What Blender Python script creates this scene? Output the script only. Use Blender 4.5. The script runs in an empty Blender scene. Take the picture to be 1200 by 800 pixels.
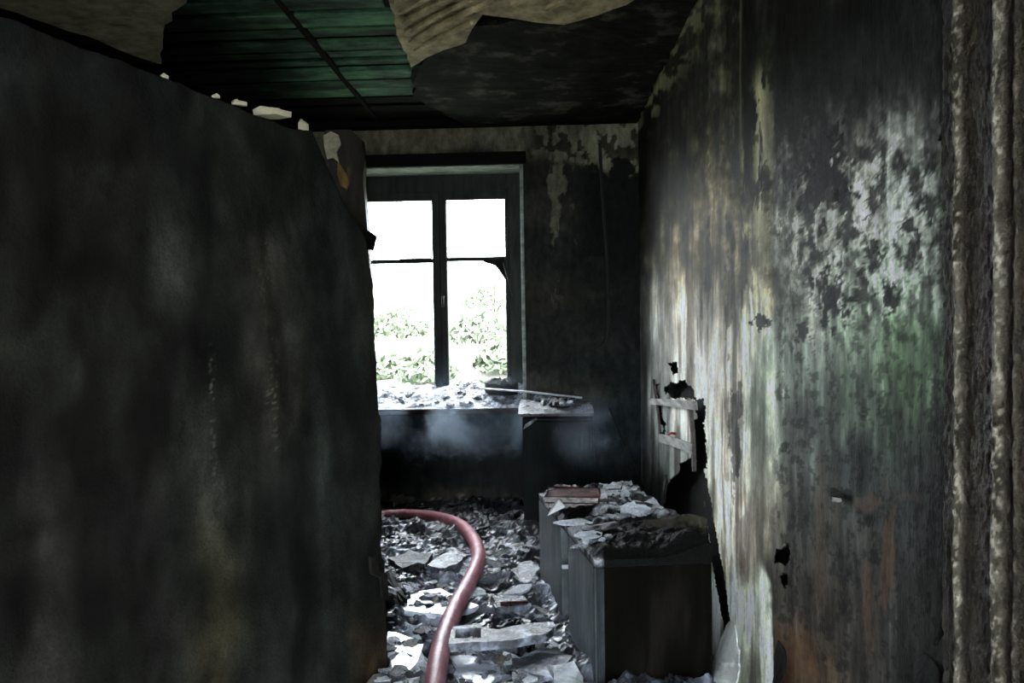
import bpy, bmesh, math, random
import numpy as np
from mathutils import Matrix, Vector

# ------------------------------------------------------------------ camera, world, light, exposure
scene = bpy.context.scene
COL = scene.collection
EYE = Vector((0.0, 0.0, 1.21))
FPX = 867.0                      # focal length in pixels of the 1200 px wide frame
yaw, pitch, roll = math.radians(2.44), math.radians(1.65), -0.016
fwd = Vector((-math.sin(yaw) * math.cos(pitch), math.cos(yaw) * math.cos(pitch), -math.sin(pitch)))
r0 = Vector((math.cos(yaw), math.sin(yaw), 0.0))
u0 = r0.cross(fwd)
rt = r0 * math.cos(roll) + u0 * math.sin(roll)
up = -r0 * math.sin(roll) + u0 * math.cos(roll)
cd = bpy.data.cameras.new('camera')
cd.sensor_width = 36.0
cd.lens = 36.0 * FPX / 1200.0
cd.clip_start = 0.05
cam = bpy.data.objects.new('camera', cd)
COL.objects.link(cam)
M = Matrix((rt, up, -fwd)).transposed().to_4x4()
M.translation = EYE
cam.matrix_world = M
scene.camera = cam

world = bpy.data.worlds.new('overcast_sky')
scene.world = world
world.use_nodes = True
wn = world.node_tree.nodes
wn['Background'].inputs[0].default_value = (0.85, 0.93, 1.0, 1)
wn['Background'].inputs[1].default_value = 9.0

scene.view_settings.view_transform = 'Standard'
scene.view_settings.look = 'None'
scene.view_settings.gamma = 1.0
scene.view_settings.use_curve_mapping = False
scene.view_settings.exposure = 2.0
scene.cycles.max_bounces = 8
scene.cycles.volume_bounces = 0

# ------------------------------------------------------------------ numbers of the place (metres)
XR = 0.59          # right wall
YB = 4.55          # back wall
ZC = 2.42          # ceiling boards
XL = -2.1          # far left wall
YF = -1.6          # wall behind the viewer
WT = 0.25          # back wall thickness
WX0, WX1, WZ0, WZ1 = -1.20, -0.131, 0.668, 2.155   # window opening

# ------------------------------------------------------------------ helpers
R = random.Random(7)


def _hash(ix, iy, seed):
    h = (ix.astype(np.int64) * 374761393 + iy.astype(np.int64) * 668265263 + seed * 974711) & 0xffffffff
    h = ((h ^ (h >> 13)) * 1274126177) & 0xffffffff
    h = (h ^ (h >> 16)) & 0xffffff
    return h / float(0xffffff)


def vnoise(x, y, seed=0):
    x = np.asarray(x, float); y = np.asarray(y, float)
    ix, iy = np.floor(x), np.floor(y)
    fx, fy = x - ix, y - iy
    fx = fx * fx * (3 - 2 * fx); fy = fy * fy * (3 - 2 * fy)
    a = _hash(ix, iy, seed); b = _hash(ix + 1, iy, seed)
    c = _hash(ix, iy + 1, seed); d = _hash(ix + 1, iy + 1, seed)
    return (a * (1 - fx) + b * fx) * (1 - fy) + (c * (1 - fx) + d * fx) * fy


def fbm(x, y, octv=4, seed=0, gain=0.5):
    x = np.asarray(x, float); y = np.asarray(y, float)
    s = 0; a = 1.0; t = 0
    for k in range(octv):
        s = s + a * vnoise(x * 2 ** k + 17.3 * k, y * 2 ** k - 9.1 * k, seed + 31 * k)
        t += a; a *= gain
    return s / t


def smooth(e0, e1, x):
    t = np.clip((x - e0) / (e1 - e0), 0, 1)
    return t * t * (3 - 2 * t)


def lin(c):
    c = np.asarray(c, float) / 255.0
    return np.where(c <= 0.04045, c / 12.92, ((c + 0.055) / 1.055) ** 2.4)


def chart(X, Y, Z):
    """flat chart used to note down where stains lie on the walls"""
    dx, dy, dz = X - EYE.x, Y - EYE.y, Z - EYE.z
    w = dx * fwd.x + dy * fwd.y + dz * fwd.z
    return 600 + FPX * (dx * rt.x + dy * rt.y + dz * rt.z) / w, 400 - FPX * (dx * up.x + dy * up.y + dz * up.z) / w


def sight(u, v):
    return fwd * FPX + rt * (u - 600.0) + up * (400.0 - v)


def onX(u, v, X=XR):
    d = sight(u, v); return EYE + d * ((X - EYE.x) / d.x)


def onY(u, v, Y):
    d = sight(u, v); return EYE + d * ((Y - EYE.y) / d.y)


def onZ(u, v, Z):
    d = sight(u, v); return EYE + d * ((Z - EYE.z) / d.z)


def colour_field(pts, u, v, su=28.0, sv=30.0, illum=0.35):
    """smooth field through noted stain colours (u, v, r, g, b)"""
    pts = np.array(pts, float)
    num = np.zeros(u.shape + (3,)); den = np.zeros(u.shape)
    cols = lin(pts[:, 2:5])
    for (pu, pv), c in zip(pts[:, :2], cols):
        d2 = ((u - pu) / su) ** 2 + ((v - pv) / sv) ** 2
        w = np.exp(-0.5 * d2) + 1e-4 / (1 + d2) ** 2
        num += w[..., None] * c; den += w
    return num / den[..., None] / illum


def link(o, parent=None):
    COL.objects.link(o)
    if parent is not None:
        o.parent = parent
    return o


def tag(o, label=None, cat=None, group=None, kind=None):
    if label: o['label'] = label
    if cat: o['category'] = cat
    if group: o['group'] = group
    if kind: o['kind'] = kind
    return o


def empty(name, loc=(0, 0, 0), rz=0.0):
    o = bpy.data.objects.new(name, None)
    o.location = loc; o.rotation_euler = (0, 0, rz); o.empty_display_size = 0.05
    return link(o)


def mesh(name, verts, faces, smooth_=False, col=None):
    me = bpy.data.meshes.new(name)
    me.from_pydata([tuple(map(float, v)) for v in verts], [], [tuple(map(int, f)) for f in faces])
    if col is not None:
        at = me.color_attributes.new('Col', 'FLOAT_COLOR', 'POINT')
        c = np.ones((len(verts), 4)); c[:, :3] = np.clip(col, 0, 1)
        at.data.foreach_set('color', c.ravel())
    if smooth_:
        me.polygons.foreach_set('use_smooth', [True] * len(me.polygons))
    me.update()
    return me


def obj(name, me, mat, parent=None):
    o = bpy.data.objects.new(name, me)
    if mat is not None and len(me.materials) == 0:
        me.materials.append(mat)
    return link(o, parent)


def fix(me):
    bm = bmesh.new(); bm.from_mesh(me)
    bmesh.ops.recalc_face_normals(bm, faces=bm.faces)
    bm.to_mesh(me); bm.free()
    return me


def box_me(name, lo, hi, bevel=0.004, jag=0.0, seg=1, seed=0, cuts=0):
    bm = bmesh.new()
    bmesh.ops.create_cube(bm, size=1.0)
    lo = Vector(lo); hi = Vector(hi)
    for v in bm.verts:
        v.co = Vector(((v.co.x + .5) * (hi.x - lo.x) + lo.x, (v.co.y + .5) * (hi.y - lo.y) + lo.y, (v.co.z + .5) * (hi.z - lo.z) + lo.z))
    if cuts:
        bmesh.ops.subdivide_edges(bm, edges=bm.edges[:], cuts=cuts, use_grid_fill=True)
    if bevel and not cuts:
        bmesh.ops.bevel(bm, geom=bm.edges[:], offset=bevel, segments=seg, affect='EDGES')
    if jag:
        rr = random.Random(seed)
        for v in bm.verts:
            v.co += Vector((rr.uniform(-1, 1), rr.uniform(-1, 1), rr.uniform(-1, 1))) * jag
    me = bpy.data.meshes.new(name); bm.to_mesh(me); bm.free()
    return me


def prism_me(name, pts, off, seed=0, jit=0.0):
    """outline (list of 3D points) pushed along off"""
    n = len(pts); off = Vector(off); rr = random.Random(seed)
    vs = [Vector(p) + Vector((rr.uniform(-jit, jit), rr.uniform(-jit, jit), rr.uniform(-jit, jit))) for p in pts]
    vs = vs + [v + off for v in vs]
    fs = [tuple(range(n)), tuple(range(2 * n - 1, n - 1, -1))] + [(i, i + n, (i + 1) % n + n, (i + 1) % n) for i in range(n)]
    return fix(mesh(name, vs, fs))


def ragged(pts, step, amp, rr):
    """closed outline with broken edges"""
    out = []
    n = len(pts)
    for i in range(n):
        a = Vector(pts[i]); b = Vector(pts[(i + 1) % n])
        k = max(1, int((b - a).length / step))
        for j in range(k):
            p = a.lerp(b, j / k)
            out.append(p + Vector([rr.uniform(-amp, amp) if abs(x) > 1e-6 else 0.0 for x in Vector((1, 1, 1))]))
    return out


def tube_me(name, path, rad, n=10, caps=True):
    path = [Vector(p) for p in path]
    vs, fs = [], []
    for i, p in enumerate(path):
        t = (path[min(i + 1, len(path) - 1)] - path[max(i - 1, 0)]).normalized()
        a = t.cross(Vector((0, 0, 1)))
        if a.length < 1e-3: a = t.cross(Vector((1, 0, 0)))
        a.normalize(); b = t.cross(a).normalized()
        r_ = rad(i / (len(path) - 1)) if callable(rad) else rad
        for k in range(n):
            an = 2 * math.pi * k / n
            vs.append(p + (a * math.cos(an) + b * math.sin(an)) * r_)
    for i in range(len(path) - 1):
        for k in range(n):
            fs.append((i * n + k, i * n + (k + 1) % n, (i + 1) * n + (k + 1) % n, (i + 1) * n + k))
    if caps:
        fs.append(tuple(range(n - 1, -1, -1))); fs.append(tuple(range((len(path) - 1) * n, len(path) * n)))
    return fix(mesh(name, vs, fs, True))


def spline(pts, per=8):
    pts = [Vector(p) for p in pts]
    out = []
    for i in range(len(pts) - 1):
        p0 = pts[max(i - 1, 0)]; p1 = pts[i]; p2 = pts[i + 1]; p3 = pts[min(i + 2, len(pts) - 1)]
        for j in range(per):
            t = j / per
            out.append(0.5 * ((2 * p1) + (p2 - p0) * t + (2 * p0 - 5 * p1 + 4 * p2 - p3) * t * t + (3 * p1 - p0 - 3 * p2 + p3) * t ** 3))
    out.append(pts[-1])
    return out


def grid_faces(nr, nc, keep=None):
    fs = []
    for i in range(nr - 1):
        for j in range(nc - 1):
            if keep is None or keep[i, j]:
                fs.append((i * nc + j, i * nc + j + 1, (i + 1) * nc + j + 1, (i + 1) * nc + j))
    return fs


def in_poly(px, py, poly):
    inside = np.zeros(px.shape, bool)
    n = len(poly)
    for i in range(n):
        x1, y1 = poly[i]; x2, y2 = poly[(i + 1) % n]
        c = ((y1 > py) != (y2 > py)) & (px < (x2 - x1) * (py - y1) / (y2 - y1 + 1e-12) + x1)
        inside ^= c
    return inside


# ------------------------------------------------------------------ materials
def new_mat(name):
    m = bpy.data.materials.new(name); m.use_nodes = True
    return m, m.node_tree.nodes, m.node_tree.links, m.node_tree.nodes['Principled BSDF']


def noise_node(N, L, scale, detail=6.0, rough=0.6, stretch=(1, 1, 1), dist=0.0):
    tc = N.new('ShaderNodeTexCoord'); mp = N.new('ShaderNodeMapping')
    mp.inputs['Scale'].default_value = stretch
    nz = N.new('ShaderNodeTexNoise')
    nz.inputs['Scale'].default_value = scale; nz.inputs['Detail'].default_value = detail
    nz.inputs['Roughness'].default_value = rough; nz.inputs['Distortion'].default_value = dist
    L.new(tc.outputs['Object'], mp.inputs['Vector']); L.new(mp.outputs[0], nz.inputs['Vector'])
    return nz


def ramp(N, L, src, stops):
    r = N.new('ShaderNodeValToRGB')
    e = r.color_ramp.elements
    while len(e) < len(stops): e.new(0.5)
    for el, (p, c) in zip(e, stops):
        el.position = p
        el.color = (c[0], c[1], c[2], 1) if hasattr(c, '__len__') else (c, c, c, 1)
    L.new(src, r.inputs[0])
    return r


def mul(N, L, a, b, fac=1.0, mode='MULTIPLY'):
    m = N.new('ShaderNodeMix'); m.data_type = 'RGBA'; m.blend_type = mode
    m.inputs[0].default_value = fac
    L.new(a, m.inputs[6]); L.new(b, m.inputs[7])
    return m.outputs[2]


def bump(N, L, P, src, strength, dist=0.01):
    b = N.new('ShaderNodeBump'); b.inputs['Strength'].default_value = strength; b.inputs['Distance'].default_value = dist
    L.new(src, b.inputs['Height']); L.new(b.outputs[0], P.inputs['Normal'])
    return b


def mat_attr(name, rough=0.8, streak=(1, 1, 1), scale=30, amount=(0.6, 1.3), bstr=0.4, bdist=0.006, spec=0.3, fine=(1, 1, 1), fscale=140):
    m, N, L, P = new_mat(name)
    at = N.new('ShaderNodeAttribute'); at.attribute_name = 'Col'
    nz = noise_node(N, L, scale, 8, 0.65, streak)
    rp = ramp(N, L, nz.outputs[0], [(0.3, amount[0]), (0.7, amount[1])])
    c = mul(N, L, at.outputs['Color'], rp.outputs[0])
    nf = noise_node(N, L, fscale, 4, 0.6, fine)
    rf = ramp(N, L, nf.outputs[0], [(0.3, 0.75), (0.7, 1.2)])
    c = mul(N, L, c, rf.outputs[0])
    L.new(c, P.inputs['Base Color'])
    P.inputs['Roughness'].default_value = rough
    P.inputs['Specular IOR Level'].default_value = spec
    h = N.new('ShaderNodeMath'); h.operation = 'ADD'
    L.new(nz.outputs[0], h.inputs[0]); L.new(nf.outputs[0], h.inputs[1])
    bump(N, L, P, h.outputs[0], bstr, bdist)
    return m


def mat_noise(name, stops, scale=20, stretch=(1, 1, 1), rough=0.8, bstr=0.4, bdist=0.006, spec=0.3, detail=8, rstops=None, dist=0.0):
    m, N, L, P = new_mat(name)
    nz = noise_node(N, L, scale, detail, 0.65, stretch, dist)
    rp = ramp(N, L, nz.outputs[0], stops)
    L.new(rp.outputs[0], P.inputs['Base Color'])
    P.inputs['Roughness'].default_value = rough
    P.inputs['Specular IOR Level'].default_value = spec
    if rstops:
        n2 = noise_node(N, L, scale * 0.6, 6, 0.6, stretch)
        r2 = ramp(N, L, n2.outputs[0], rstops)
        L.new(r2.outputs[0], P.inputs['Roughness'])
    n3 = noise_node(N, L, scale * 4, 6, 0.6, stretch)
    h = N.new('ShaderNodeMath'); h.operation = 'ADD'
    L.new(nz.outputs[0], h.inputs[0]); L.new(n3.outputs[0], h.inputs[1])
    bump(N, L, P, h.outputs[0], bstr, bdist)
    return m


MAT = {}
MAT['wall_right'] = mat_attr('sooty_peeling_paint', 0.62, (1, 1, 0.22), 34, (0.62, 1.32), 0.6, 0.006, 0.10, (1, 1, 0.5), 170)
MAT['wall_left'] = mat_attr('black_soot_plaster', 0.8, (1, 1, 0.45), 16, (0.55, 1.4), 0.4, 0.006, 0.10)
MAT['wall_back'] = mat_attr('charred_back_plaster', 0.75, (1, 1, 0.6), 26, (0.5, 1.4), 0.5, 0.008, 0.08)
MAT['char'] = mat_noise('black_char', [(0.3, (0.004, 0.004, 0.004)), (0.7, (0.014, 0.013, 0.011))], 24, (1, 1, 1), 0.7, 0.6, 0.01, 0.06)
MAT['char_wood'] = mat_noise('charred_wood', [(0.3, (0.006, 0.006, 0.006)), (0.72, (0.024, 0.022, 0.02))], 16, (0.15, 1, 1), 0.7, 0.5, 0.008, .05)
MAT['frame'] = mat_noise('sooty_window_wood', [(0.3, (0.006, 0.008, 0.007)), (0.7, (0.028, 0.032, 0.028))], 18, (1, 1, 0.2), 0.6, 0.4, 0.004, 0.1)
MAT['green_board'] = mat_noise('scorched_green_boards', [(0.33, (0.002, 0.003, 0.003)), (0.46, (0.014, 0.032, 0.022)), (0.60, (0.042, 0.098, 0.056)), (0.78, (0.09, 0.21, 0.10))], 5, (0.5, 1.3, 1), 0.7, 0.4, 0.006, 0.06)
_N = MAT['green_board'].node_tree.nodes; _L = MAT['green_board'].node_tree.links; _P = _N['Principled BSDF']
_nz = noise_node(_N, _L, 2.6, 6, .6)
_tc = _N.new('ShaderNodeTexCoord'); _sx = _N.new('ShaderNodeSeparateXYZ'); _L.new(_tc.outputs['Object'], _sx.inputs[0])
_a = _N.new('ShaderNodeMath'); _a.operation = 'MULTIPLY_ADD'; _L.new(_nz.outputs[0], _a.inputs[0]); _a.inputs[1].default_value = 1.1; _L.new(_sx.outputs[0], _a.inputs[2])
_m = _N.new('ShaderNodeMapRange'); _m.inputs[1].default_value = -.86; _m.inputs[2].default_value = -.42; _m.inputs[3].default_value = .06; _m.inputs[4].default_value = 1.8
_L.new(_a.outputs[0], _m.inputs[0])
_L.new(mul(_N, _L, _P.inputs['Base Color'].links[0].from_socket, _m.outputs[0]), _P.inputs['Base Color'])
MAT['dark_board'] = mat_noise('blackened_boards', [(0.3, (0.002, 0.002, 0.002)), (0.75, (0.007, 0.007, 0.006))], 9, (0.16, 2.4, 1), 0.8, 0.4, 0.006, .04)
MAT['cream_plaster'] = mat_noise('smoke_stained_plaster', [(0.30, (0.09, 0.074, 0.040)), (0.5, (0.34, 0.285, 0.165)), (0.70, (0.60, 0.51, 0.31))], 11, (1, 1, 1), 0.85, 0.4, 0.008)
MAT['olive_plaster'] = mat_noise('olive_smoked_plaster', [(0.28, (0.05, 0.046, 0.028)), (0.72, (0.22, 0.20, 0.13))], 12, (1, 1, 1), 0.85, 0.4, 0.008)
MAT['pale_chunk'] = mat_noise('broken_cream_plaster', [(0.28, (0.35, 0.32, 0.20)), (0.72, (0.75, 0.70, 0.50))], 30, (1, 1, 1), 0.9, 0.5, 0.006)
MAT['soot_plaster'] = mat_noise('soot_black_plaster', [(0.35, (0.003, 0.003, 0.003)), (0.54, (0.013, 0.013, 0.011)), (0.70, (0.09, 0.085, 0.07))], 5, (1, 1, 1), 0.85, 0.4, 0.008, .05)

# ------------------------------------------------------------------ the shell
# --- right wall : grid with finer columns near the viewer, burnt-through holes, plus a slit for the shadow line by the chest
RIGHT_PTS = [
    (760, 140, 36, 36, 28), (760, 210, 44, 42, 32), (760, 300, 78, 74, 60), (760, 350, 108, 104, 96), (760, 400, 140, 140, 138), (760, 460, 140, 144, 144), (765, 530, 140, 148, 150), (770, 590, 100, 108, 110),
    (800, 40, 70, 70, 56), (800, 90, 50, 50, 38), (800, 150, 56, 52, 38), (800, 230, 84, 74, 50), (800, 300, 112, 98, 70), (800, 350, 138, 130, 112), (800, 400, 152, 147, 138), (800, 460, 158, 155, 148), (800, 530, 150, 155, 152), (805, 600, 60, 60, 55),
    (850, 40, 66, 66, 52), (850, 100, 66, 64, 50), (850, 150, 62, 58, 42), (850, 230, 108, 96, 66), (850, 290, 112, 101, 70), (850, 330, 100, 90, 68), (850, 390, 142, 136, 122), (850, 450, 168, 160, 150), (850, 550, 178, 174, 162), (850, 650, 168, 162, 150), (850, 710, 178, 190, 180), (850, 790, 165, 175, 165),
    (888, 30, 40, 42, 36), (888, 90, 46, 48, 40), (888, 150, 70, 70, 56), (888, 210, 60, 58, 44), (888, 270, 92, 88, 62), (888, 330, 125, 118, 92), (888, 400, 162, 167, 148), (888, 450, 132, 142, 128), (888, 550, 148, 150, 136), (888, 630, 150, 138, 124), (888, 720, 176, 187, 172), (888, 790, 150, 155, 140),
    (920, 300, 96, 98, 88), (920, 420, 118, 132, 120), (920, 520, 92, 100, 96), (920, 620, 78, 78, 72), (920, 720, 66, 60, 50), (915, 790, 96, 72, 50),
    (945, 60, 30, 33, 33), (945, 150, 36, 39, 37), (945, 200, 60, 62, 56), (945, 250, 112, 114, 106), (945, 350, 112, 118, 108), (945, 430, 98, 114, 104), (945, 500, 86, 96, 92), (945, 600, 78, 78, 72), (945, 700, 76, 66, 54), (945, 780, 100, 76, 54),
    (1000, 60, 28, 30, 33), (1000, 120, 42, 45, 44), (1000, 180, 122, 124, 116), (1000, 250, 132, 137, 127), (1000, 330, 102, 112, 102), (1000, 400, 106, 128, 104), (1000, 470, 76, 96, 80), (1000, 550, 62, 72, 70), (1000, 650, 66, 66, 62), (1000, 750, 66, 60, 54),
    (1060, 60, 28, 30, 33), (1060, 120, 46, 50, 50), (1060, 170, 112, 117, 112), (1060, 250, 122, 132, 124), (1060, 330, 124, 146, 126), (1060, 400, 86, 122, 82), (1060, 450, 74, 108, 70), (1060, 510, 60, 76, 64), (1060, 600, 58, 63, 63), (1060, 700, 60, 59, 57), (1060, 780, 58, 56, 53),
    (1105, 60, 28, 29, 30), (1105, 180, 90, 96, 92), (1105, 300, 110, 118, 112), (1105, 420, 66, 92, 64), (1105, 520, 50, 58, 52), (1105, 700, 52, 50, 46),
    (1200, 60, 40, 40, 36), (1200, 300, 70, 70, 60), (1200, 600, 50, 48, 42), (1400, 300, 60, 60, 55), (1400, 700, 50, 50, 45),
]
HOLES = [
    [(778, 455), (786, 446), (800, 447), (812, 458), (818, 470), (800, 466), (786, 468)],
    [(785, 424), (792, 422), (793, 440), (786, 442)],
    [(816, 470), (826, 468), (827, 548), (820, 560), (815, 540), (813, 500)],
    [(798, 544), (812, 538), (826, 545), (827, 625), (770, 628), (764, 610), (778, 588), (776, 568), (788, 560)],
    [(822, 560), (828, 560), (842, 640), (856, 735), (848, 740), (834, 660)],  # slit cut in place of the shadow line between wall and chest
    [(768, 448), (771, 448), (776, 490), (779, 512), (775, 512), (770, 480)],
    [(905, 642), (920, 640), (922, 656), (916, 664), (908, 660)],
    [(912, 668), (922, 672), (918, 690), (912, 682)],
]


def right_wall():
    us = np.concatenate([np.linspace(747, 757, 5), np.linspace(758, 930, 150), np.linspace(932, 1215, 130), np.array([1260, 1350, 1500, 1700])])
    Yc = np.concatenate([[YB], FPX * XR / (us - 637.0)])
    Yc = np.concatenate([Yc, [0.2, -0.4, -1.0, YF]])
    Zr = np.linspace(0, ZC + 0.04, 640)
    Y, Z = np.meshgrid(Yc, Zr)
    near = Y < 0.48
    Ys = np.where(near, 0.48, Y)
    u, v = chart(XR, Ys, Z)
    wob = (fbm(Y * 6, Z * 3, 3, 5) - .5)
    uw = u + (fbm(u / 14, v / 40, 4, 11) - .5) * 22
    vw = v + (fbm(u / 10, v / 60, 4, 12) - .5) * 80
    def grey(p, k, d):
        g = (p[2] + p[3] + p[4]) / 3.0
        return (p[0], p[1]) + tuple(d * (g + (c - g) * k) for c in p[2:5])
    A = [grey(p, .72, .97) for p in RIGHT_PTS if p[0] < 905]; B = [grey(p, .60, .94 if p[1] < 480 else .80) for p in RIGHT_PTS if p[0] > 905] + [(888, 440, 134, 143, 128), (886, 500, 132, 138, 126), (886, 560, 130, 130, 118), (888, 610, 118, 112, 100)] + [(q, w, 22, 23, 24) for q in (920, 960, 1000, 1040, 1080, 1110) for w in (-20, 20, 60, 95)]
    bend = smooth(370, 450, v) * smooth(700, 620, v)
    ue = 904 - 22 * bend
    e = smooth(-2 - 5 * bend, 2 + 5 * bend, u - ue + (fbm(u / 9, v / 40, 4, 13) - .5) * 14)[..., None]
    C = colour_field(A, uw, vw, 14, 22, illum=0.52) * (1 - e) + colour_field(B, uw, vw, 18, 22, illum=0.55) * e
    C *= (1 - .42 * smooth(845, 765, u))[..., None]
    st = fbm(u / 5.0, v / 90.0, 4, 21)
    st2 = fbm(u / 16.0, v / 60.0, 5, 22, .6)
    C *= np.exp((st - .5) * 1.8)[..., None]
    C *= np.exp((st2 - .5) * 2.0)[..., None]
    mo = fbm(u / 9.0, v / 17.0, 5, 24, .65)
    C *= np.exp((mo - .5) * 2.6 * smooth(400, 250, v))[..., None]
    m = smooth(.50, .46, fbm(u / 7.0, v / 22.0, 5, 25, .6)) * smooth(905, 880, u) * smooth(260, 170, v)
    C *= (1 - .55 * m)[..., None]
    # soot wiped away in long vertical brush marks beyond the seam
    br = fbm(u / 4.0, v / 130.0, 4, 23, .6)
    zb = smooth(900, 870, u) * smooth(180, 300, v)
    m = (smooth(.52, .57, br) * zb)[..., None]
    C = C * (1 + .45 * m)
    m = (smooth(.44, .40, br) * zb)[..., None]
    C = C * (1 - .45 * m * np.array([.9, 1, 1.08]))
    # flaked paint : hard-edged islands of pale undercoat and of black soot
    fl = fbm(u / 15.0, v / 30.0, 6, 33, 0.68)
    zone = np.exp(-(((u - 1010) / 110) ** 2 + ((v - 260) / 110) ** 2))
    m = smooth(0.51, 0.53, fl + 0.10 * (zone - 0.5)) * np.minimum(1, zone * 1.6)
    C = C * (1 - m[..., None]) + (C * 1.5 + np.array([.05, .052, .048])) * m[..., None]
    m = smooth(0.46, 0.44, fl) * np.minimum(1, zone * 1.6)
    C = C * (1 - 0.78 * m[..., None])
    f2 = fbm(u / 6.0, v / 11.0, 4, 34, .6)
    m = smooth(.56, .60, f2) * np.minimum(1, zone * 1.5) * smooth(130, 180, v)
    C = C * (1 + .5 * m[..., None])
    m = smooth(.43, .40, f2) * smooth(900, 910, u) * smooth(140, 200, v)
    C = C * (1 - .5 * m[..., None])
    # pale long peels on the edge strip
    pe = fbm(u / 7.0, v / 46.0, 4, 44, 0.55)
    z2 = np.exp(-((u - 890) / 9) ** 2) * smooth(60, 110, v) * smooth(330, 230, v)
    m = smooth(0.50, 0.53, pe + 0.08) * z2
    C = C * (1 - m[..., None]) + lin((158, 156, 128)) / 0.6 * m[..., None]
    m = smooth(0.47, 0.44, pe) * np.exp(-((u - 872) / 8) ** 2) * smooth(430, 330, v)
    C *= (1 - 0.75 * m)[..., None]
    ju = u + (fbm(u / 6, v / 20, 3, 52) - .5) * 5
    m = smooth(870, 873, ju) * smooth(889, 884, ju) * smooth(300, 210, v + (fbm(u / 4, v / 12, 3, 53) - .5) * 90) * (1 - .9 * smooth(.50, .53, pe + .08) * z2)
    C *= (1 - .8 * m)[..., None]
    m = np.exp(-((u - 868) / 1.5) ** 2) * smooth(200, 150, v) * .7
    C = C * (1 - m[..., None]) + lin((96, 94, 78)) / .55 * m[..., None]
    # top cream fringe under the ceiling
    m = smooth(0.50, 0.56, fbm(u / 10, v / 12, 4, 51)) * smooth(0.30, 0.05, ZC - Z) * smooth(960, 800, u)
    C = C * (1 - m[..., None]) + lin((105, 105, 84)) / 0.55 * m[..., None]
    # dark soot islands
    for (cu, cv, ru, rv) in [(970, 350, 20, 30), (968, 200, 26, 50), (1062, 265, 9, 8), (1003, 228, 9, 5), (1113, 158, 7, 8), (890, 377, 9, 8),
                             (935, 390, 9, 10), (1040, 348, 10, 16), (895, 210, 6, 22), (856, 330, 5, 60), (830, 300, 4, 40), (880, 140, 6, 36), (1020, 290, 8, 12),
                             (985, 580, 13, 7), (1012, 610, 8, 6), (1018, 655, 7, 9), (918, 525, 5, 7), (1010, 480, 5, 9), (990, 670, 4, 5), (862, 500, 9, 50)]:
        d = np.sqrt(((u - cu) / ru) ** 2 + ((v - cv) / rv) ** 2) + (fbm(u / (3 + ru * .3), v / (4 + rv * .3), 4, 61, .65) - .5) * 2.6
        k = 0.93 if cv < 490 and ru > 6 else 0.65
        m = smooth(1.05, 0.85, d)
        C *= (1 - k * m)[..., None]
    # scorched brown runs low down
    for (cu, cv, ru, rv, col) in [(1035, 640, 8, 70, (130, 92, 66)), (1012, 710, 9, 70, (112, 84, 62)), (958, 640, 7, 90, (112, 92, 74)), (975, 590, 6, 50, (98, 84, 70)), (930, 770, 30, 34, (140, 96, 62)), (1012, 590, 16, 10, (128, 100, 84)), (1060, 582, 22, 6, (100, 82, 72)), (868, 640, 10, 44, (170, 146, 128)), (942, 470, 4, 40, (120, 108, 92)), (1102, 188, 8, 12, (165, 145, 100))]:
        d = np.sqrt(((u - cu) / ru) ** 2 + ((v - cv) / rv) ** 2) + (fbm(u / 6, v / 26, 4, 71) - .5) * 1.7
        m = smooth(1.1, 0.7, d) * 0.7 * (.3 + st2)
        C = C * (1 - m[..., None]) + lin(np.array(col) * np.array([.62, .66, .72])) / 0.5 * m[..., None]
    C *= np.array([1.03, 1.02, .94])
    C *= (1 - .22 * smooth(905, 895, u) * smooth(360, 430, v))[..., None]
    lum = C.mean(-1)
    C *= (np.clip(lum / .22, .02, 3) ** .32)[..., None]
    X = XR + wob * 0.012 + (fbm(Y * 40, Z * 12, 3, 8) - .5) * 0.004
    # the strip by the door side sits a little proud of the painted wall beyond it
    X = X + 0.006 * smooth(898, 904, u) - 0.004 * np.clip(smooth(0.52, 0.54, fl) * zone, 0, 1)
    uj = u + (fbm(u / 8, v / 8, 4, 81) - .5) * 12
    vj = v + (fbm(u / 8, v / 8, 4, 82) - .5) * 14
    cut = np.zeros(u.shape, bool)
    for hi_, h in enumerate(HOLES):
        cut |= in_poly(u + (uj - u) * (.15 if hi_ == 4 else 1), v + (vj - v) * (.15 if hi_ == 4 else 1), h)
    cut &= ~near
    keep = ~cut[:-1, :-1]
    vs = np.stack([X, Y, Z], -1).reshape(-1, 3)
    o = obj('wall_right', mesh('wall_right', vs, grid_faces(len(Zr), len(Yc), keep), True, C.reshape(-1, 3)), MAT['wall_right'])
    tag(o, 'right-hand wall of peeling pale green and grey paint streaked with soot', 'wall', kind='structure')
    # cavity behind the holes
    b = obj('cavity_board', box_me('cavity_board', (XR + 0.07, YF - .1, 0.0), (XR + 0.12, YB + .3, ZC + .1), 0.0), MAT['char'], o)
    # laths across the burnt-through hole
    lw = mat_noise('pale_lath', [(0.3, (0.10, 0.095, 0.085)), (0.7, (0.42, 0.41, 0.38))], 30, (1, .15, 1), 0.8, 0.4, 0.004)
    ld = mat_noise('scorched_lath', [(0.3, (0.02, 0.018, 0.016)), (0.7, (0.10, 0.09, 0.08))], 30, (1, .15, 1), 0.8, 0.4, 0.004)

    def slat(a, c, w, t, m, nm='lath', out=0.012):
        A = onX(*a); B = onX(*c)
        d = (B - A); n = Vector((-1, 0, 0)); s = d.cross(n).normalized() * w * .5
        base = Vector((XR - 0.003, 0, 0)); 
        pts = []
        for P_, sg in ((A, -1), (A.lerp(B, .5), -1.15), (B, -1), (B, 1), (A.lerp(B, .5), .9), (A, 1)):
            q = P_ + s * sg; q.x = XR - out - t; pts.append(q)
        return obj(nm, prism_me(nm, pts, (t, 0, 0), 3, 0.003), m, o)
    slat((766, 470), (822, 475), 0.034, 0.016, lw)
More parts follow.
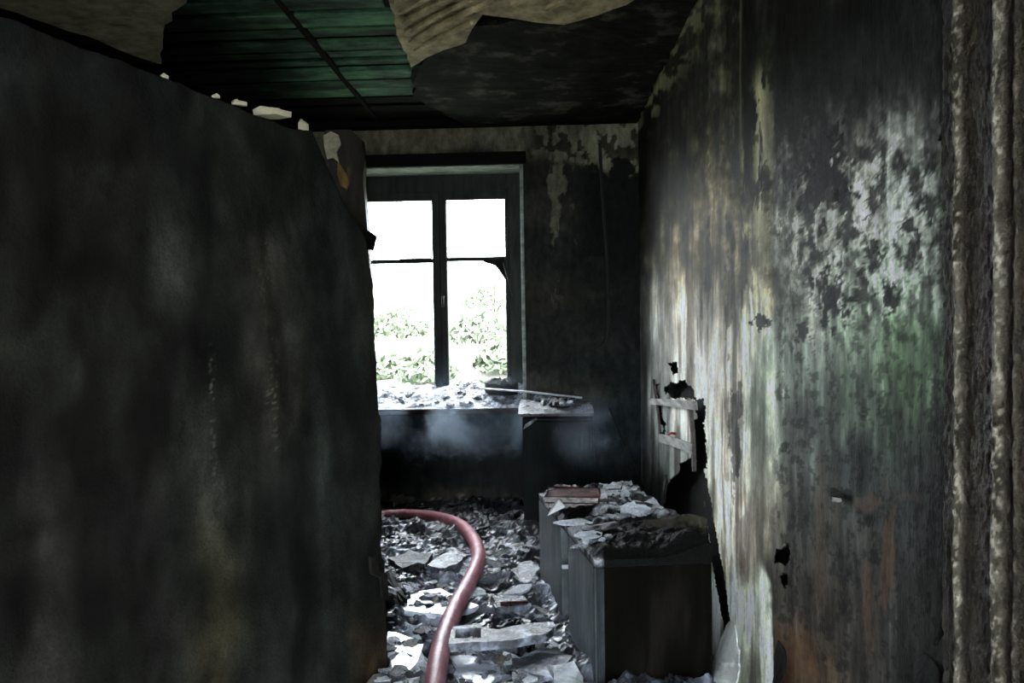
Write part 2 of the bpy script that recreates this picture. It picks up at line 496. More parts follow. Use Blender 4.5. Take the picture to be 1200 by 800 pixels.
    slat((779, 513), (819, 526), 0.040, 0.016, lw)
    slat((770, 446), (779, 512), 0.030, 0.010, ld)
    slat((815, 472), (820, 552), 0.030, 0.014, ld)
    slat((786, 560), (778, 600), 0.03, 0.012, ld)
    rw = obj('wire', tube_me('wire', [onX(783, 509, XR - .03), onX(787, 507, XR - .035), onX(791, 508, XR - .03)], 0.006, 8), mat_noise('red_insulation', [(0.3, (0.25, 0.03, 0.03)), (0.7, (0.4, 0.06, 0.05))], 30), o)
    # curled charred flakes still hanging on the wall
    def flake(u_, v_, w_, h_, lift, m, seed):
        c = onX(u_, v_); k = c.y / FPX
        ky = c.y * c.y / (FPX * XR)
        W = w_ * ky; H = h_ * k
        rr = random.Random(seed)
        vs_, fs_ = [], []
        n = 6
        for i in range(n + 1):
            t = i / n
            for j in range(4):
                s_ = j / 3 - .5
                taper = 1 - 0.75 * abs(t - .45) ** 1.5 * 2
                vs_.append((XR - .006 - lift * (t ** 1.6) * (0.6 + .4 * math.cos(s_ * 3)), c.y + s_ * W * taper + rr.uniform(-.05, .05) * W, c.z + H * (.5 - t) + rr.uniform(-.04, .04) * H))
        for i in range(n):
            for j in range(3):
                a = i * 4 + j
                fs_.append((a, a + 1, a + 5, a + 4))
        f = obj('paint_flake', mesh('paint_flake', vs_, fs_, True), m, o)
        md = f.modifiers.new('thick', 'SOLIDIFY'); md.thickness = 0.003
        return f
    for i, a in enumerate([(918, 778, 13, 46, .02, MAT['char']), (1094, 788, 26, 34, .03, MAT['char']), (986, 577, 18, 6, .015, MAT['char']), (985, 584, 9, 6, .012, lw), (1113, 156, 10, 14, .012, MAT['char']), (1108, 740, 6, 30, .012, MAT['char'])]):
        flake(*a, 100 + i)
    return o


wall_right = right_wall()

# --- back wall with the window opening
BACK_PTS = [
    (380, 163, 66, 64, 52), (440, 165, 80, 77, 64), (520, 165, 74, 71, 58), (600, 165, 70, 70, 58), (650, 165, 62, 62, 52), (700, 170, 84, 84, 70), (735, 178, 92, 92, 76),
    (440, 190, 18, 22, 20), (560, 190, 18, 22, 20), (640, 200, 26, 27, 24), (660, 240, 34, 34, 30), (640, 300, 24, 26, 24), (660, 340, 30, 30, 26), (700, 230, 17, 19, 17), (730, 260, 17, 19, 17), (700, 320, 17, 19, 18), (735, 360, 18, 20, 19),
    (640, 400, 24, 26, 24), (700, 440, 22, 25, 24), (660, 460, 44, 44, 40), (740, 480, 20, 26, 28), (480, 500, 18, 24, 26), (560, 500, 20, 27, 30), (480, 560, 15, 18, 18), (560, 560, 15, 18, 17), (600, 560, 15, 17, 16), (700, 560, 20, 24, 24),
    (470, 590, 40, 36, 34), (530, 592, 44, 40, 36), (580, 592, 26, 25, 24), (500, 605, 20, 18, 18), (300, 300, 20, 22, 20), (300, 500, 18, 20, 20),
]


def back_wall():
    root = None
    xs = np.concatenate([np.linspace(XL, WX0, 60), np.linspace(WX0, WX1, 80)[1:], np.linspace(WX1, XR + 0.02, 90)[1:]])
    zs = np.concatenate([np.linspace(0, WZ0, 90), np.linspace(WZ0, WZ1, 150)[1:], np.linspace(WZ1, ZC + .02, 40)[1:]])
    X, Z = np.meshgrid(xs, zs)
    u, v = chart(X, YB, Z)
    uw = u + (fbm(X * 9, Z * 5, 4, 91) - .5) * 46
    vw = v + (fbm(X * 9, Z * 7, 4, 92) - .5) * (10 + 20 * smooth(190, 230, v))
    C = colour_field(BACK_PTS, uw, vw, 20, 9, illum=0.58)
    C *= (0.5 + fbm(X * 26, Z * 8, 4, 93))[..., None]
    fl = fbm(X * 13, Z * 4.5, 5, 94, .6)
    m = smooth(.55, .58, fl) * smooth(628, 636, u) * smooth(690, 660, u) * smooth(380, 300, v) * smooth(165, 180, v)
    C = C * (1 - m[..., None]) + lin((86, 84, 72)) / .95 * m[..., None]
    m = smooth(.44, .41, fbm(X * 14, Z * 10, 4, 95)) * smooth(200, 185, v) * smooth(600, 640, u)
    C *= (1 - .8 * m)[..., None]
    h = np.maximum(smooth(196, 191, v + (fbm(X * 15, Z * 15, 4, 98, .6) - .5) * 60), smooth(690, 670, u))[..., None]
    h = np.where((v > 176)[..., None] & (v < 300)[..., None], h, 1)
    C = C * h + lin((17, 19, 17)) / .8 * (1 - h)
    # row of pale plaster dabs just over the floor
    m = smooth(.56, .60, fbm(X * 17, Z * 12, 3, 96)) * smooth(575, 582, v) * smooth(602, 596, v) * smooth(600, 575, u)
    C = C * (1 - m[..., None]) + lin((110, 104, 96)) / .9 * m[..., None]
    D = (fbm(X * 20, Z * 14, 4, 97) - .5) * 0.016
    ei = (np.abs(xs - WX0) < 1e-6) | (np.abs(xs - WX1) < 1e-6)
    Yv = YB - np.abs(D)
    xin = (xs[:-1] > WX0 - 1e-6) & (xs[:-1] < WX1 - 1e-6)
    zin = (zs[:-1] > WZ0 - 1e-6) & (zs[:-1] < WZ1 - 1e-6)
    keep = ~(zin[:, None] & xin[None, :])
    vs = np.stack([X, Yv, Z], -1).reshape(-1, 3)
    o = obj('wall_back', mesh('wall_back', vs, grid_faces(len(zs), len(xs), keep), True, C.reshape(-1, 3)), MAT['wall_back'])
    tag(o, 'blackened back wall around the window with a pale plaster band under the ceiling', 'wall', kind='structure')
    # reveals of the opening
    rm = mat_noise('grey_green_reveal', [(0.3, (0.05, 0.06, 0.052)), (0.7, (0.30, 0.33, 0.29))], 22, (0.4, 1, 1), 0.7, 0.4, 0.005)
    obj('head_reveal', box_me('head_reveal', (WX0 - .02, YB - .006, WZ1), (WX1 + .02, YB + WT + .06, WZ1 + .05), 0.004), rm, o)
    obj('side_reveal', box_me('side_reveal', (WX1, YB - .012, WZ0), (WX1 + .022, YB + WT + .06, WZ1 + .02), 0.003), rm, o)
    obj('side_reveal', box_me('side_reveal', (WX0 - .04, YB - .006, WZ0), (WX0, YB + WT + .06, WZ1 + .02), 0.003), rm, o)
    obj('sill', box_me('sill', (WX0 - .02, YB - .035, WZ0 - .035), (WX1 + .02, YB + WT + .06, WZ0), 0.006), MAT['char_wood'], o)
    # masonry body outside the opening
    for lo, hi in (((XL - .2, YB + .02, -.3), (WX0 - .04, YB + .36, ZC + .3)), ((WX1 + .022, YB + .02, -.3), (XR + .3, YB + .36, ZC + .3)), ((WX0 - .04, YB + .02, -.3), (WX1 + .022, YB + .36, WZ0 - .035)), ((WX0 - .04, YB + .02, WZ1 + .05), (WX1 + .022, YB + .36, ZC + .3))):
        obj('masonry', box_me('masonry', lo, hi, 0.0), MAT['char'], o)
    # lintel board and cornice
    obj('lintel_board', box_me('lintel_board', (WX0 - .1, YB - .03, WZ1 + .004), (WX1 + .04, YB + .0, 2.235), 0.006, 0.0), MAT['dark_board'], o)
    obj('cornice', box_me('cornice', (XL, YB - .07, ZC - .03), (XR, YB + .02, ZC + .02), 0.006), MAT['dark_board'], o)
    return o


wall_back = back_wall()

# --- slanting partition on the left, lower than the ceiling
PA = Vector((-1.032, 1.404, 0)); PB = Vector((-0.603, 2.205, 0))
PD = (PB - PA).normalized()
PN = Vector((PD.y, -PD.x, 0))      # towards the viewer
PS0 = -1.85
PH = 1.79


def on_part(u_, v_, lift=0.0):
    d = sight(u_, v_)
    return EYE + d * ((PA - EYE).dot(PN) / d.dot(PN)) + PN * lift


def part_s(u_, v_=400.0):      # distance along the partition
    return (on_part(u_, v_) - PA).dot(PD)


LEFT_PTS = []
for (u_, col) in ((20, (24, 24, 20)), (90, (24, 24, 20)), (160, (27, 27, 23)), (230, (28, 29, 26)), (290, (25, 26, 23)), (350, (26, 28, 25)), (400, (28, 31, 28)), (440, (28, 30, 26))):
    for v_ in (60, 150, 240, 330, 420, 510, 600, 690, 780):
        f_ = 1.0 if v_ < 500 else 0.92
        LEFT_PTS.append((u_, v_, col[0] * f_, col[1] * f_, col[2] * f_))
LEFT_PTS += [(200, 230, 40, 41, 38), (205, 290, 42, 43, 39), (195, 350, 40, 40, 36), (215, 450, 36, 36, 33), (235, 520, 46, 46, 40), (262, 570, 46, 46, 41), (258, 640, 58, 56, 44), (262, 700, 58, 55, 40), (250, 760, 52, 48, 36), (75, 660, 40, 38, 35), (45, 540, 38, 37, 34), (160, 610, 36, 35, 33), (200, 740, 40, 39, 36), (10, 60, 34, 36, 36), (100, 90, 34, 36, 36), (180, 110, 33, 35, 34), (60, 790, 40, 38, 34), (435, 770, 52, 40, 28), (310, 330, 50, 48, 42), (318, 420, 50, 48, 42), (320, 470, 40, 39, 34)]


def left_wall():
    edge_v = [(140, 366), (152, 373), (165, 381), (180, 387), (195, 393), (210, 399), (225, 407), (240, 416), (260, 427), (285, 433), (305, 434), (340, 439), (420, 442), (480, 445), (520, 446), (650, 448), (655, 452), (800, 457), (900, 460)]
    ev = np.array([e[0] for e in edge_v], float); eu = np.array([e[1] for e in edge_v], float)
    nr, nc = 330, 300
    smax = np.zeros(nr)
    zrow = np.linspace(0, PH, nr)
    for i, z in enumerate(zrow):
        s = part_s(440)
        for _ in range(6):
            v_ = chart(PA.x + s * PD.x, PA.y + s * PD.y, z)[1]
            s = part_s(float(np.interp(v_, ev, eu)), v_)
        smax[i] = s + (fbm(np.array([z * 22.0]), np.array([3.3]), 4, 7)[0] - .5) * 0.022
    tt = np.linspace(0, 1, nc) ** 0.75
    S = PS0 + (smax[:, None] - PS0) * tt[None, :]
    Z = np.repeat(zrow[:, None], nc, 1)
    tu = np.array([-400, 0, 60, 110, 161, 200, 240, 304, 345, 366, 378, 420], float)
    tv = np.array([-80, 20, 40, 58, 76, 92, 107, 138, 150, 153, 162, 210], float)
    ss = np.array([part_s(float(a), float(b)) for a, b in zip(tu, tv)]); zz = np.array([on_part(float(a), float(b)).z for a, b in zip(tu, tv)])
    top = np.interp(S, ss[1:-1], zz[1:-1]) + (fbm(S * 14, S * 0 + 1.5, 5, 8, .6) - .5) * 0.02
    Z = np.minimum(Z * 1.0, 9) * (top / PH)
    disp = (fbm(S * 5, Z * 3, 4, 41) - .5) * 0.03 + (fbm(S * 30, Z * 16, 4, 42) - .5) * 0.006
    disp = disp + 0.016 * np.exp(-((S - (0.62 + .05 * np.sin(Z * 3))) / 0.05) ** 2) * smooth(1.55, 1.2, Z)
    P = np.stack([PA.x + S * PD.x + PN.x * disp, PA.y + S * PD.y + PN.y * disp, Z], -1)
    Yq = np.maximum(P[..., 1], .35)
    u, v = chart(P[..., 0], Yq, P[..., 2])
    uw = u + (fbm(S * 7, Z * 3, 4, 43) - .5) * 50
    vw = v + (fbm(S * 7, Z * 3, 4, 44) - .5) * 80
    C = colour_field(LEFT_PTS, uw, vw, 14, 26, illum=1.0)
    C *= np.exp((fbm(S * 16, Z * 5, 4, 45) - .5) * 1.6)[..., None]
    C *= np.exp((fbm(S * 7, Z * 6, 5, 48, .6) - .5) * 2.2)[..., None]
    # fine pale lines: the wall's glints painted in as small sparkles
    for (cu, v0, v1, wd) in ((314, 290, 470, 7), (320, 400, 520, 4), (217, 400, 460, 3), (306, 300, 380, 3), (246, 380, 620, 3)):
        m = np.exp(-((u - cu - (v - v0) * .03) / wd) ** 2) * smooth(v0 - 15, v0, v) * smooth(v1 + 15, v1, v) * smooth(.60, .72, fbm(S * 200, Z * 120, 3, 46)) * .7 * smooth(.35, .6, fbm(S * 25, Z * 9, 3, 49))
        C = C * (1 - m[..., None]) + lin((96, 93, 82)) / 1.0 * m[..., None]
    # rust / raw wood on the low far corner
    m = smooth(425, 440, u) * smooth(740, 790, v) * smooth(.45, .55, fbm(S * 30, Z * 12, 3, 47))
    C = C * (1 - m[..., None]) + lin((66, 54, 38)) / 1.2 * m[..., None]
    back = P - np.array([PN.x, PN.y, 0]) * 0.11
    n = nr * nc
    vs = np.concatenate([P.reshape(-1, 3), back.reshape(-1, 3)])
    fs = grid_faces(nr, nc) + [tuple(n + k for k in reversed(f)) for f in grid_faces(nr, nc)]
    for i in range(nr - 1):
        a = i * nc + nc - 1; b = a + nc
        fs.append((a, a + n, b + n, b))
    for j in range(nc - 1):
        a = (nr - 1) * nc + j
        fs.append((a, a + 1, a + 1 + n, a + n))
    CC = np.concatenate([C.reshape(-1, 3), C.reshape(-1, 3)])
    o = obj('wall_left', mesh('wall_left', vs, fs, True, CC), MAT['wall_left'])
    tag(o, 'soot-black slanting partition wall filling the left side, broken along its top', 'wall', kind='structure')
    return o


wall_left = left_wall()


# --- other walls that close the house around the viewer
o = obj('wall_far_left', box_me('wall_far_left', (XL - .15, YF, 0), (XL, YB + .05, ZC + .1), 0.0), MAT['char'])
tag(o, 'outer left wall of the burnt room hidden behind the partition', 'wall', kind='structure')
DX0, DX1, DZ = -0.85, 0.25, 2.05
bm = bmesh.new()
for lo, hi in (((XL - .15, YF - .2, 0), (DX0, YF, ZC + .1)), ((DX1, YF - .2, 0), (XR + .15, YF, ZC + .1)), ((DX0, YF - .2, DZ), (DX1, YF, ZC + .1))):
    t = box_me('t', lo, hi, 0.0); bm.from_mesh(t); bpy.data.meshes.remove(t)
me = bpy.data.meshes.new('wall_front'); bm.to_mesh(me); bm.free()
o = obj('wall_front', me, MAT['soot_plaster'])
tag(o, 'wall with an open doorway behind the viewer', 'wall', kind='structure')

# --- floor
o = obj('floor', box_me('floor', (XL - .15, YF - .2, -0.12), (XR + .15, YB + .1, 0.0), 0.0), mat_noise('wet_black_floor', [(0.3, (0.01, 0.01, 0.011)), (0.7, (0.05, 0.052, 0.056))], 8, (1, 1, 1), 0.35, 0.4, 0.01, 0.5))
tag(o, 'wet black floor under the burnt rubble', 'floor', kind='structure')

# --- ceiling : boards one by one, plaster sheets left hanging below them
slab = obj('ceiling', box_me('ceiling', (XL - .15, YF - .2, ZC + .03), (XR + .15, YB + .3, ZC + .15), 0.0), MAT['char'])
tag(slab, 'burnt ceiling with scorched green boards and torn plaster', 'ceiling', kind='structure')
y = 1.2
k = 0
rr = random.Random(5)
bounds = [1.2, 1.4, 1.6, 1.8, 2.0, 2.2, 2.4, 2.56, 2.72, 2.86, 3.03, 3.17, 3.31, 3.41, 3.52, 3.68, 3.83, 3.99, 4.13, 4.28, 4.45, 4.57]
for a, b in zip(bounds[:-1], bounds[1:]):
    g = 0.016 + rr.random() * 0.024
    dz = rr.uniform(-.010, .010)
    # boards end where the black joist crosses; the outer runs are fully blackened
    xe = -0.53 + rr.uniform(-.05, .05); xs_ = -1.72
    for (x0, x1, m_) in ((XL, xs_, 'dark_board'), (xs_, -0.985, 'green_board'), (-0.965, xe, 'green_board'), (xe, XR + .1, 'dark_board')):
        mm = m_ if 2.45 < a < 3.9 else 'dark_board'
        obj('board', box_me('board', (x0, a + g, ZC + .002 + dz), (x1 - .004, b - g * .3, ZC + .025 + dz), 0.003), MAT[mm], slab)
obj('batten', box_me('batten', (-0.985, 1.2, ZC - .010), (-0.958, 4.4, ZC + .012), 0.003), MAT['dark_board'], slab)


def sheet(name, pts2, z, thick, m, seed, step=.05, amp=.012, sag=None):
    rr_ = random.Random(seed)
    out = []
    n = len(pts2)
    for i in range(n):
        a = Vector(pts2[i]); b = Vector(pts2[(i + 1) % n])
        kk = max(1, int((b - a).length / step))
        for j in range(kk):
            p = a.lerp(b, j / kk) + Vector((rr_.uniform(-amp, amp), rr_.uniform(-amp, amp)))
            out.append(p)
    bm_ = bmesh.new()
    vs_ = [bm_.verts.new((p.x, p.y, z)) for p in out]
    f = bm_.faces.new(vs_)
    bmesh.ops.triangulate(bm_, faces=[f])
    for _ in range(3):
        long_ = [e for e in bm_.edges if e.calc_length() > 0.09]
        if not long_: break
        bmesh.ops.subdivide_edges(bm_, edges=long_, cuts=1)
        bmesh.ops.triangulate(bm_, faces=[f_ for f_ in bm_.faces if len(f_.verts) > 3])
    for v in bm_.verts:
        s_ = sag(v.co.x, v.co.y) if sag else 0.0
        v.co.z -= s_ + rr_.uniform(-.002, .002)
    me_ = bpy.data.meshes.new(name)
    bmesh.ops.recalc_face_normals(bm_, faces=bm_.faces)
    bm_.to_mesh(me_); bm_.free()
    o_ = obj(name, me_, MAT[m], slab)
    md = o_.modifiers.new('thick', 'SOLIDIFY'); md.thickness = thick; md.offset = 0
    return o_


def ceil_pts(uv, z):
    return [tuple(onZ(a, b, z)[:2]) for a, b in uv]


# sooty plaster still up on the right
sheet('plaster_sheet', [(-.62, 3.62), (-.50, 3.30), (-.30, 3.02), (-.10, 2.95), (.1, 2.9), (.3, 2.6), (XR, 2.3), (XR, 4.5), (-.45, 4.5), (-.66, 3.9)], ZC - .02, 0.022, 'soot_plaster', 2, .06, .014)
# cream sheet, torn edge sagging
ZP = ZC - .045
cream = sheet('plaster_sheet', ceil_pts([(482, 71), (500, 60), (522, 50), (545, 42), (552, 28), (565, 12), (590, 15), (625, 20), (660, 22), (700, 12), (735, 1), (775, -30), (800, -80), (760, -220), (420, -220), (448, -20), (462, 14), (466, 40), (476, 56)], ZP), ZP, 0.018, 'cream_plaster', 3, .05, .006,
              lambda x, y_: 0.02 * max(0, min(1, (y_ - 2.6) * 2)))
# lath ribs showing through the cream sheet
for i, (a, b) in enumerate([((487, 61), (552, 29)), ((480, 52), (556, 12)), ((475, 42), (552, 2)), ((470, 30), (545, -8)), ((467, 18), (530, -14)), ((464, 6), (515, -18)), ((556, 14), (640, -24)), ((600, 8), (690, -30)), ((640, 12), (720, -22))]):
    a = onZ(a[0], a[1], ZP - .036); b = onZ(b[0], b[1], ZP - .036)
    n_ = (b - a).cross(Vector((0, 0, 1))).normalized() * 0.011
    m_ = a.lerp(b, .5) + n_ * .3
    obj('lath_rib', prism_me('lath_rib', [a - n_ * .6, m_ - n_, b - n_ * .6, b + n_ * .6, m_ + n_, a + n_ * .6], (0, 0, .014), i, .003), MAT['cream_plaster'], slab)
# olive sheet upper left
sheet('plaster_sheet', ceil_pts([(40, 20), (100, 40), (150, 60), (186, 72), (190, 40), (200, 14), (222, -10), (260, -120), (200, -200), (-100, -200), (-120, -40)], ZP), ZP, 0.018, 'olive_plaster', 4, .06, .012)

# --- door-frame moulding on the near right
def moulding():
    prof = []
    y0, y1 = 0.70, 1.090
    n = 210
    vs, fs = [], []
    zs = np.linspace(0, ZC, 620)
    ys = np.linspace(y1, y0, n)
    def depth(y_):
        d = 0.016
        for c, w, h in ((1.043, .010, .010), (0.953, .011, .011), (0.920, .006, .005), (0.85, .012, .010), (.76, .02, .012)):
            q = (y_ - c) / w
            d = d + h * np.exp(-q * q)
        return d
    Yg, Zg = np.meshgrid(ys, zs)
    D = depth(Yg) + (fbm(Yg * 180, Zg * 90, 3, 3) - .5) * 0.006 + (fbm(Yg * 20, Zg * 10, 3, 4) - .5) * .006
    X = XR - D
    X[:, 0] = XR + .01
    ridge = smooth(.018, .025, depth(Yg))
    u, v = chart(X, Yg, Zg)
    base = lin((46, 40, 30)) / .9
    pale = lin((158, 152, 136)) / .85
    rust = lin((78, 62, 46)) / 1.0
    nz = fbm(Yg * 60, Zg * 24, 4, 5)
    sp = fbm(Yg * 260, Zg * 130, 3, 15)
    m = (ridge * (.28 * smooth(.35, .6, nz) + .72 * smooth(.54, .64, sp)))[..., None]  # pale speckles on the ridges: glints put into the colour
    C = base * (0.5 + nz)[..., None] * (1 - m) + pale * m
    rs = (smooth(.52, .62, fbm(Yg * 9, Zg * 5, 4, 6)) * .75 * smooth(1.02, .95, Yg))[..., None]
    C = C * (1 - rs) + rust * rs * (0.6 + .8 * nz)[..., None]
    vs = np.stack([X, Yg, Zg], -1).reshape(-1, 3)
    m_ = mat_attr('gritty_moulding', 0.5, (1, 1, .5), 60, (.5, 1.4), .9, .005, .3, (1, 1, 1), 260)
    o_ = obj('trim_1', mesh('trim_1', vs, grid_faces(len(zs), n), True, C.reshape(-1, 3)), m_)
    tag(o_, 'gritty fluted door-frame moulding at the right edge', 'door frame', kind='structure')


moulding()

# ------------------------------------------------------------------ window
win = empty('window_1', ((WX0 + WX1) / 2, YB + WT, WZ0))
tag(win, 'burnt two-casement window with a thin transom bar in the back wall', 'window', kind='structure')
WC = Vector(win.location)


def wbox(name, x0, x1, z0, z1, y0=0.0, y1=0.05, m='frame', bev=.004, parent=None):
    lo = Vector((x0, YB + WT + y0, z0)) - WC; hi = Vector((x1, YB + WT + y1, z1)) - WC
    return obj(name, box_me(name, lo, hi, bev), MAT[m], parent or win)


FX0, FX1 = WX0, WX1 + .0
wbox('frame_head', FX0, FX1, 2.045, WZ1, -.01, .06)
wbox('frame_jamb', FX0, FX0 + .035, WZ0, 2.06, -.01, .06)
wbox('frame_jamb', FX1 - .085, FX1, WZ0, 2.06, -.01, .06)
wbox('frame_bottom', FX0, FX1, WZ0, WZ0 + .05, -.01, .06)
# left casement
for nm, a in (('left', (FX0 + .035, -.660)), ('right', (-.664, FX1 - .085))):
    x0, x1 = a
    ca = empty('casement'); ca.parent = win
    lw_, rw_ = (.02, .052) if nm == 'left' else (.046, .024)
    wbox('stile', x0, x0 + lw_, WZ0 + .05, 2.05, -.012, .04, parent=ca)
    wbox('stile', x1 - rw_, x1, WZ0 + .05, 2.05, -.016, .04, parent=ca)
    wbox('top_rail', x0 + lw_, x1 - rw_, 1.995, 2.05, -.005, .035, parent=ca)
    wbox('bottom_rail', x0 + lw_, x1 - rw_, WZ0 + .05, WZ0 + .12, -.005, .035, parent=ca)
    tz = 1.605 if nm == 'left' else 1.612
    wbox('glazing_bar', x0 + lw_, x1 - rw_, tz - .014, tz + .012, 0, .028, bev=.003, parent=ca)
    if nm == 'left':
        # splinter lying on the bar
        wbox('splinter', -.93, -.72, tz + .010, tz + .018, 0, .02, bev=.002, parent=ca)
    else:
        hnd = obj('handle', tube_me('handle', [Vector((-.645, YB + WT - .016, 1.37)) - WC, Vector((-.645, YB + WT - .05, 1.37)) - WC, Vector((-.645, YB + WT - .052, 1.30)) - WC], .008, 8), MAT['frame'], ca)
    gm = bpy.data.materials.get('glass_remnant')
    if gm is None:
        gm, N, L, P = new_mat('glass_remnant')
        P.inputs['Transmission Weight'].default_value = 1.0
        P.inputs['Roughness'].default_value = 0.05
        nz = noise_node(N, L, 12, 5)
        rp = ramp(N, L, nz.outputs[0], [(.35, (.55, .5, .42)), (.7, (.95, .97, .95))])
        L.new(rp.outputs[0], P.inputs['Base Color'])
    sh = [[(x1 - rw_, tz + .01), (x1 - rw_, tz + .20), (x1 - rw_ - .03, tz + .09), (x1 - rw_ - .075, tz + .01)], [(x0 + lw_, 1.995), (x0 + lw_, 1.93), (x0 + lw_ + .04, 1.97), (x0 + lw_ + .12, 1.995)], [(x1 - rw_, 1.3), (x1 - rw_, 1.47), (x1 - rw_ - .02, 1.4)]]
    for q in sh:
        obj('glass_shard', prism_me('glass_shard', [Vector((a_, YB + WT + .012, b_)) - WC for a_, b_ in q], (0, .003, 0)), gm, ca)
# charred rag hanging by the right casement's bar
rag = []
rg = ragged([onY(563, 305, 4.78), onY(592, 303, 4.78), onY(594, 330, 4.78), onY(588, 322, 4.78), onY(580, 311, 4.78)], .03, .0, R)
o = obj('charred_strip', prism_me('charred_strip', rg, (0, .012, 0), 5, .004), MAT['char'])
tag(o, 'small charred strip hanging from the right casement bar', 'debris')
o = obj('splinter', tube_me('splinter', [onY(590, 308, 4.76), onY(596, 328, 4.75), onY(601, 347, 4.74)], lambda t: .006 * (1 - .6 * t), 6), MAT['frame'])
tag(o, 'thin splinter dangling beside the right window jamb', 'splinter')

# charred post with torn plaster left of the window
post = empty('trim_2', onY(412, 600, 4.47))
tag(post, 'charred post with torn plaster at the left edge of the window', 'post', kind='structure')
PC = Vector(post.location)
pm = mat_noise('scorched_brown_post', [(0.3, (0.012, 0.011, 0.009)), (0.6, (0.05, 0.042, 0.032)), (0.78, (0.20, 0.12, 0.05))], 14, (1, 1, .3), 0.7, .6, .01)
rr = random.Random(12)
right_edge = [(412, 152), (424, 164), (426, 190), (427, 215), (429, 240), (430, 262), (432, 280), (431, 330), (434, 400), (436, 500), (436, 600)]
outl = [onY(a + rr.uniform(-1.2, 1.2), b, 4.47) - PC for a, b in right_edge] + [onY(380, 600, 4.47) - PC, onY(380, 152, 4.47) - PC]
obj('post_body', prism_me('post_body', outl, (0, .07, 0), 1, .003), pm, post)
obj('splintered_flap', prism_me('splintered_flap', [onY(a, b, 4.45) - PC for a, b in [(426, 268), (434, 271), (441, 276), (440, 284), (437, 294), (430, 292), (426, 292)]], (0, .02, 0), 1, .003), MAT['char_wood'], post)
obj('plaster_patch', prism_me('plaster_patch', [onY(a, b, 4.455) - PC for a, b in [(378, 158), (388, 154), (396, 158), (399, 168), (394, 178), (396, 190), (390, 184), (384, 186), (380, 172)]], (0, .02, 0), 2, .004), MAT['pale_chunk'], post)
om = mat_noise('bare_orange_wood', [(0.3, (0.10, 0.06, 0.02)), (0.7, (0.42, 0.24, 0.08))], 20, (1, 1, .3), .8, .5, .006)
obj('bare_wood_patch', prism_me('bare_wood_patch', [onY(a, b, 4.458) - PC for a, b in [(396, 188), (401, 196), (407, 205), (410, 214), (406, 222), (400, 218), (395, 205)]], (0, .02, 0), 3, .004), om, post)

# ------------------------------------------------------------------ outside
gm_ = mat_noise('hillside_grass', [(0.35, (0.09, 0.095, 0.07)), (0.5, (0.13, 0.135, 0.10)), (0.68, (0.20, 0.20, 0.16))], 0.9, (1, 1, 1), 0.9, .6, .05)
nx, ny = 60, 60
X, Y = np.meshgrid(np.linspace(-14, 12, nx), np.linspace(YB + .36, 30, ny))
Z = -0.25 + (Y - 5) * 0.145 + (fbm(X * .4, Y * .4, 4, 3) - .5) * .7
o = obj('hillside', mesh('hillside', np.stack([X, Y, Z], -1).reshape(-1, 3), grid_faces(ny, nx), True), gm_)
tag(o, 'pale overgrown slope rising outside the window', 'hillside', kind='structure')
o = obj('yard', box_me('yard', (-14, -16, -.5), (12, YF - .2, -.13), 0.0), mat_noise('gravel_yard', [(0.3, (.16, .145, .12)), (0.7, (.34, .31, .26))], 6))
tag(o, 'open yard outside the doorway behind the viewer', 'yard', kind='structure')
leafm = mat_noise('bush_leaves', [(0.3, (0.06, 0.075, 0.045)), (0.7, (0.11, 0.135, 0.085))], 3, (1, 1, 1), .7, .2, .01)
stemm = mat_noise('bush_stems', [(0.3, (0.05, 0.04, 0.03)), (0.7, (0.12, 0.10, 0.07))], 6)


def bush(cx, cy, cz, rad, n, seed, label):
    rr_ = random.Random(seed)
    e = empty('bush', (cx, cy, cz))
    tag(e, label, 'bush', 'bushes on the slope outside')
    vs, fs = [], []
    for i in range(n):
        d = Vector((rr_.gauss(0, 1), rr_.gauss(0, 1), rr_.gauss(0, .8)))
        d = d.normalized() * rad * rr_.uniform(.35, 1) ** .5
        d.z = abs(d.z) * .9 + .05
        s_ = rr_.uniform(.04, .09)
        a = Vector((rr_.uniform(-1, 1), rr_.uniform(-1, 1), rr_.uniform(-1, 1))).normalized()
        b = a.orthogonal().normalized()
        k_ = len(vs)
        vs += [d - a * s_, d + b * s_ * .5, d + a * s_, d - b * s_ * .5]
        fs.append((k_, k_ + 1, k_ + 2, k_ + 3))
    obj('foliage', mesh('foliage', vs, fs), leafm, e)
    for i in range(4):
        an = i * 1.6
        obj('stem', tube_me('stem', [(0, 0, -.15), (math.cos(an) * rad * .3, math.sin(an) * rad * .3, rad * .4), (math.cos(an) * rad * .5, math.sin(an) * rad * .5, rad * .8)], .02, 5), stemm, e)


def hill_z(x, y):
    return float(-0.25 + (y - 5) * 0.145 + (fbm(np.array([x * .4]), np.array([y * .4]), 4, 3)[0] - .5) * .7)


for i, (u_, Y_, r_, lb) in enumerate([(580, 17, .75, 'small leafy bush behind the right casement bar'), (562, 12, .55, 'low bush in the middle of the right casement'), (590, 9, .38, 'small bush near the right jamb'), (470, 13, .6, 'round bush in the middle of the left casement'), (500, 9, .4, 'low bush beside the centre mullion'), (450, 10, .4, 'low bush by the left edge of the window'), (545, 8, .3, 'small bush low in the right casement')]):
    x_ = (u_ - 637) * Y_ / FPX
    bush(x_, Y_, hill_z(x_, Y_), r_, 700, 50 + i, lb)

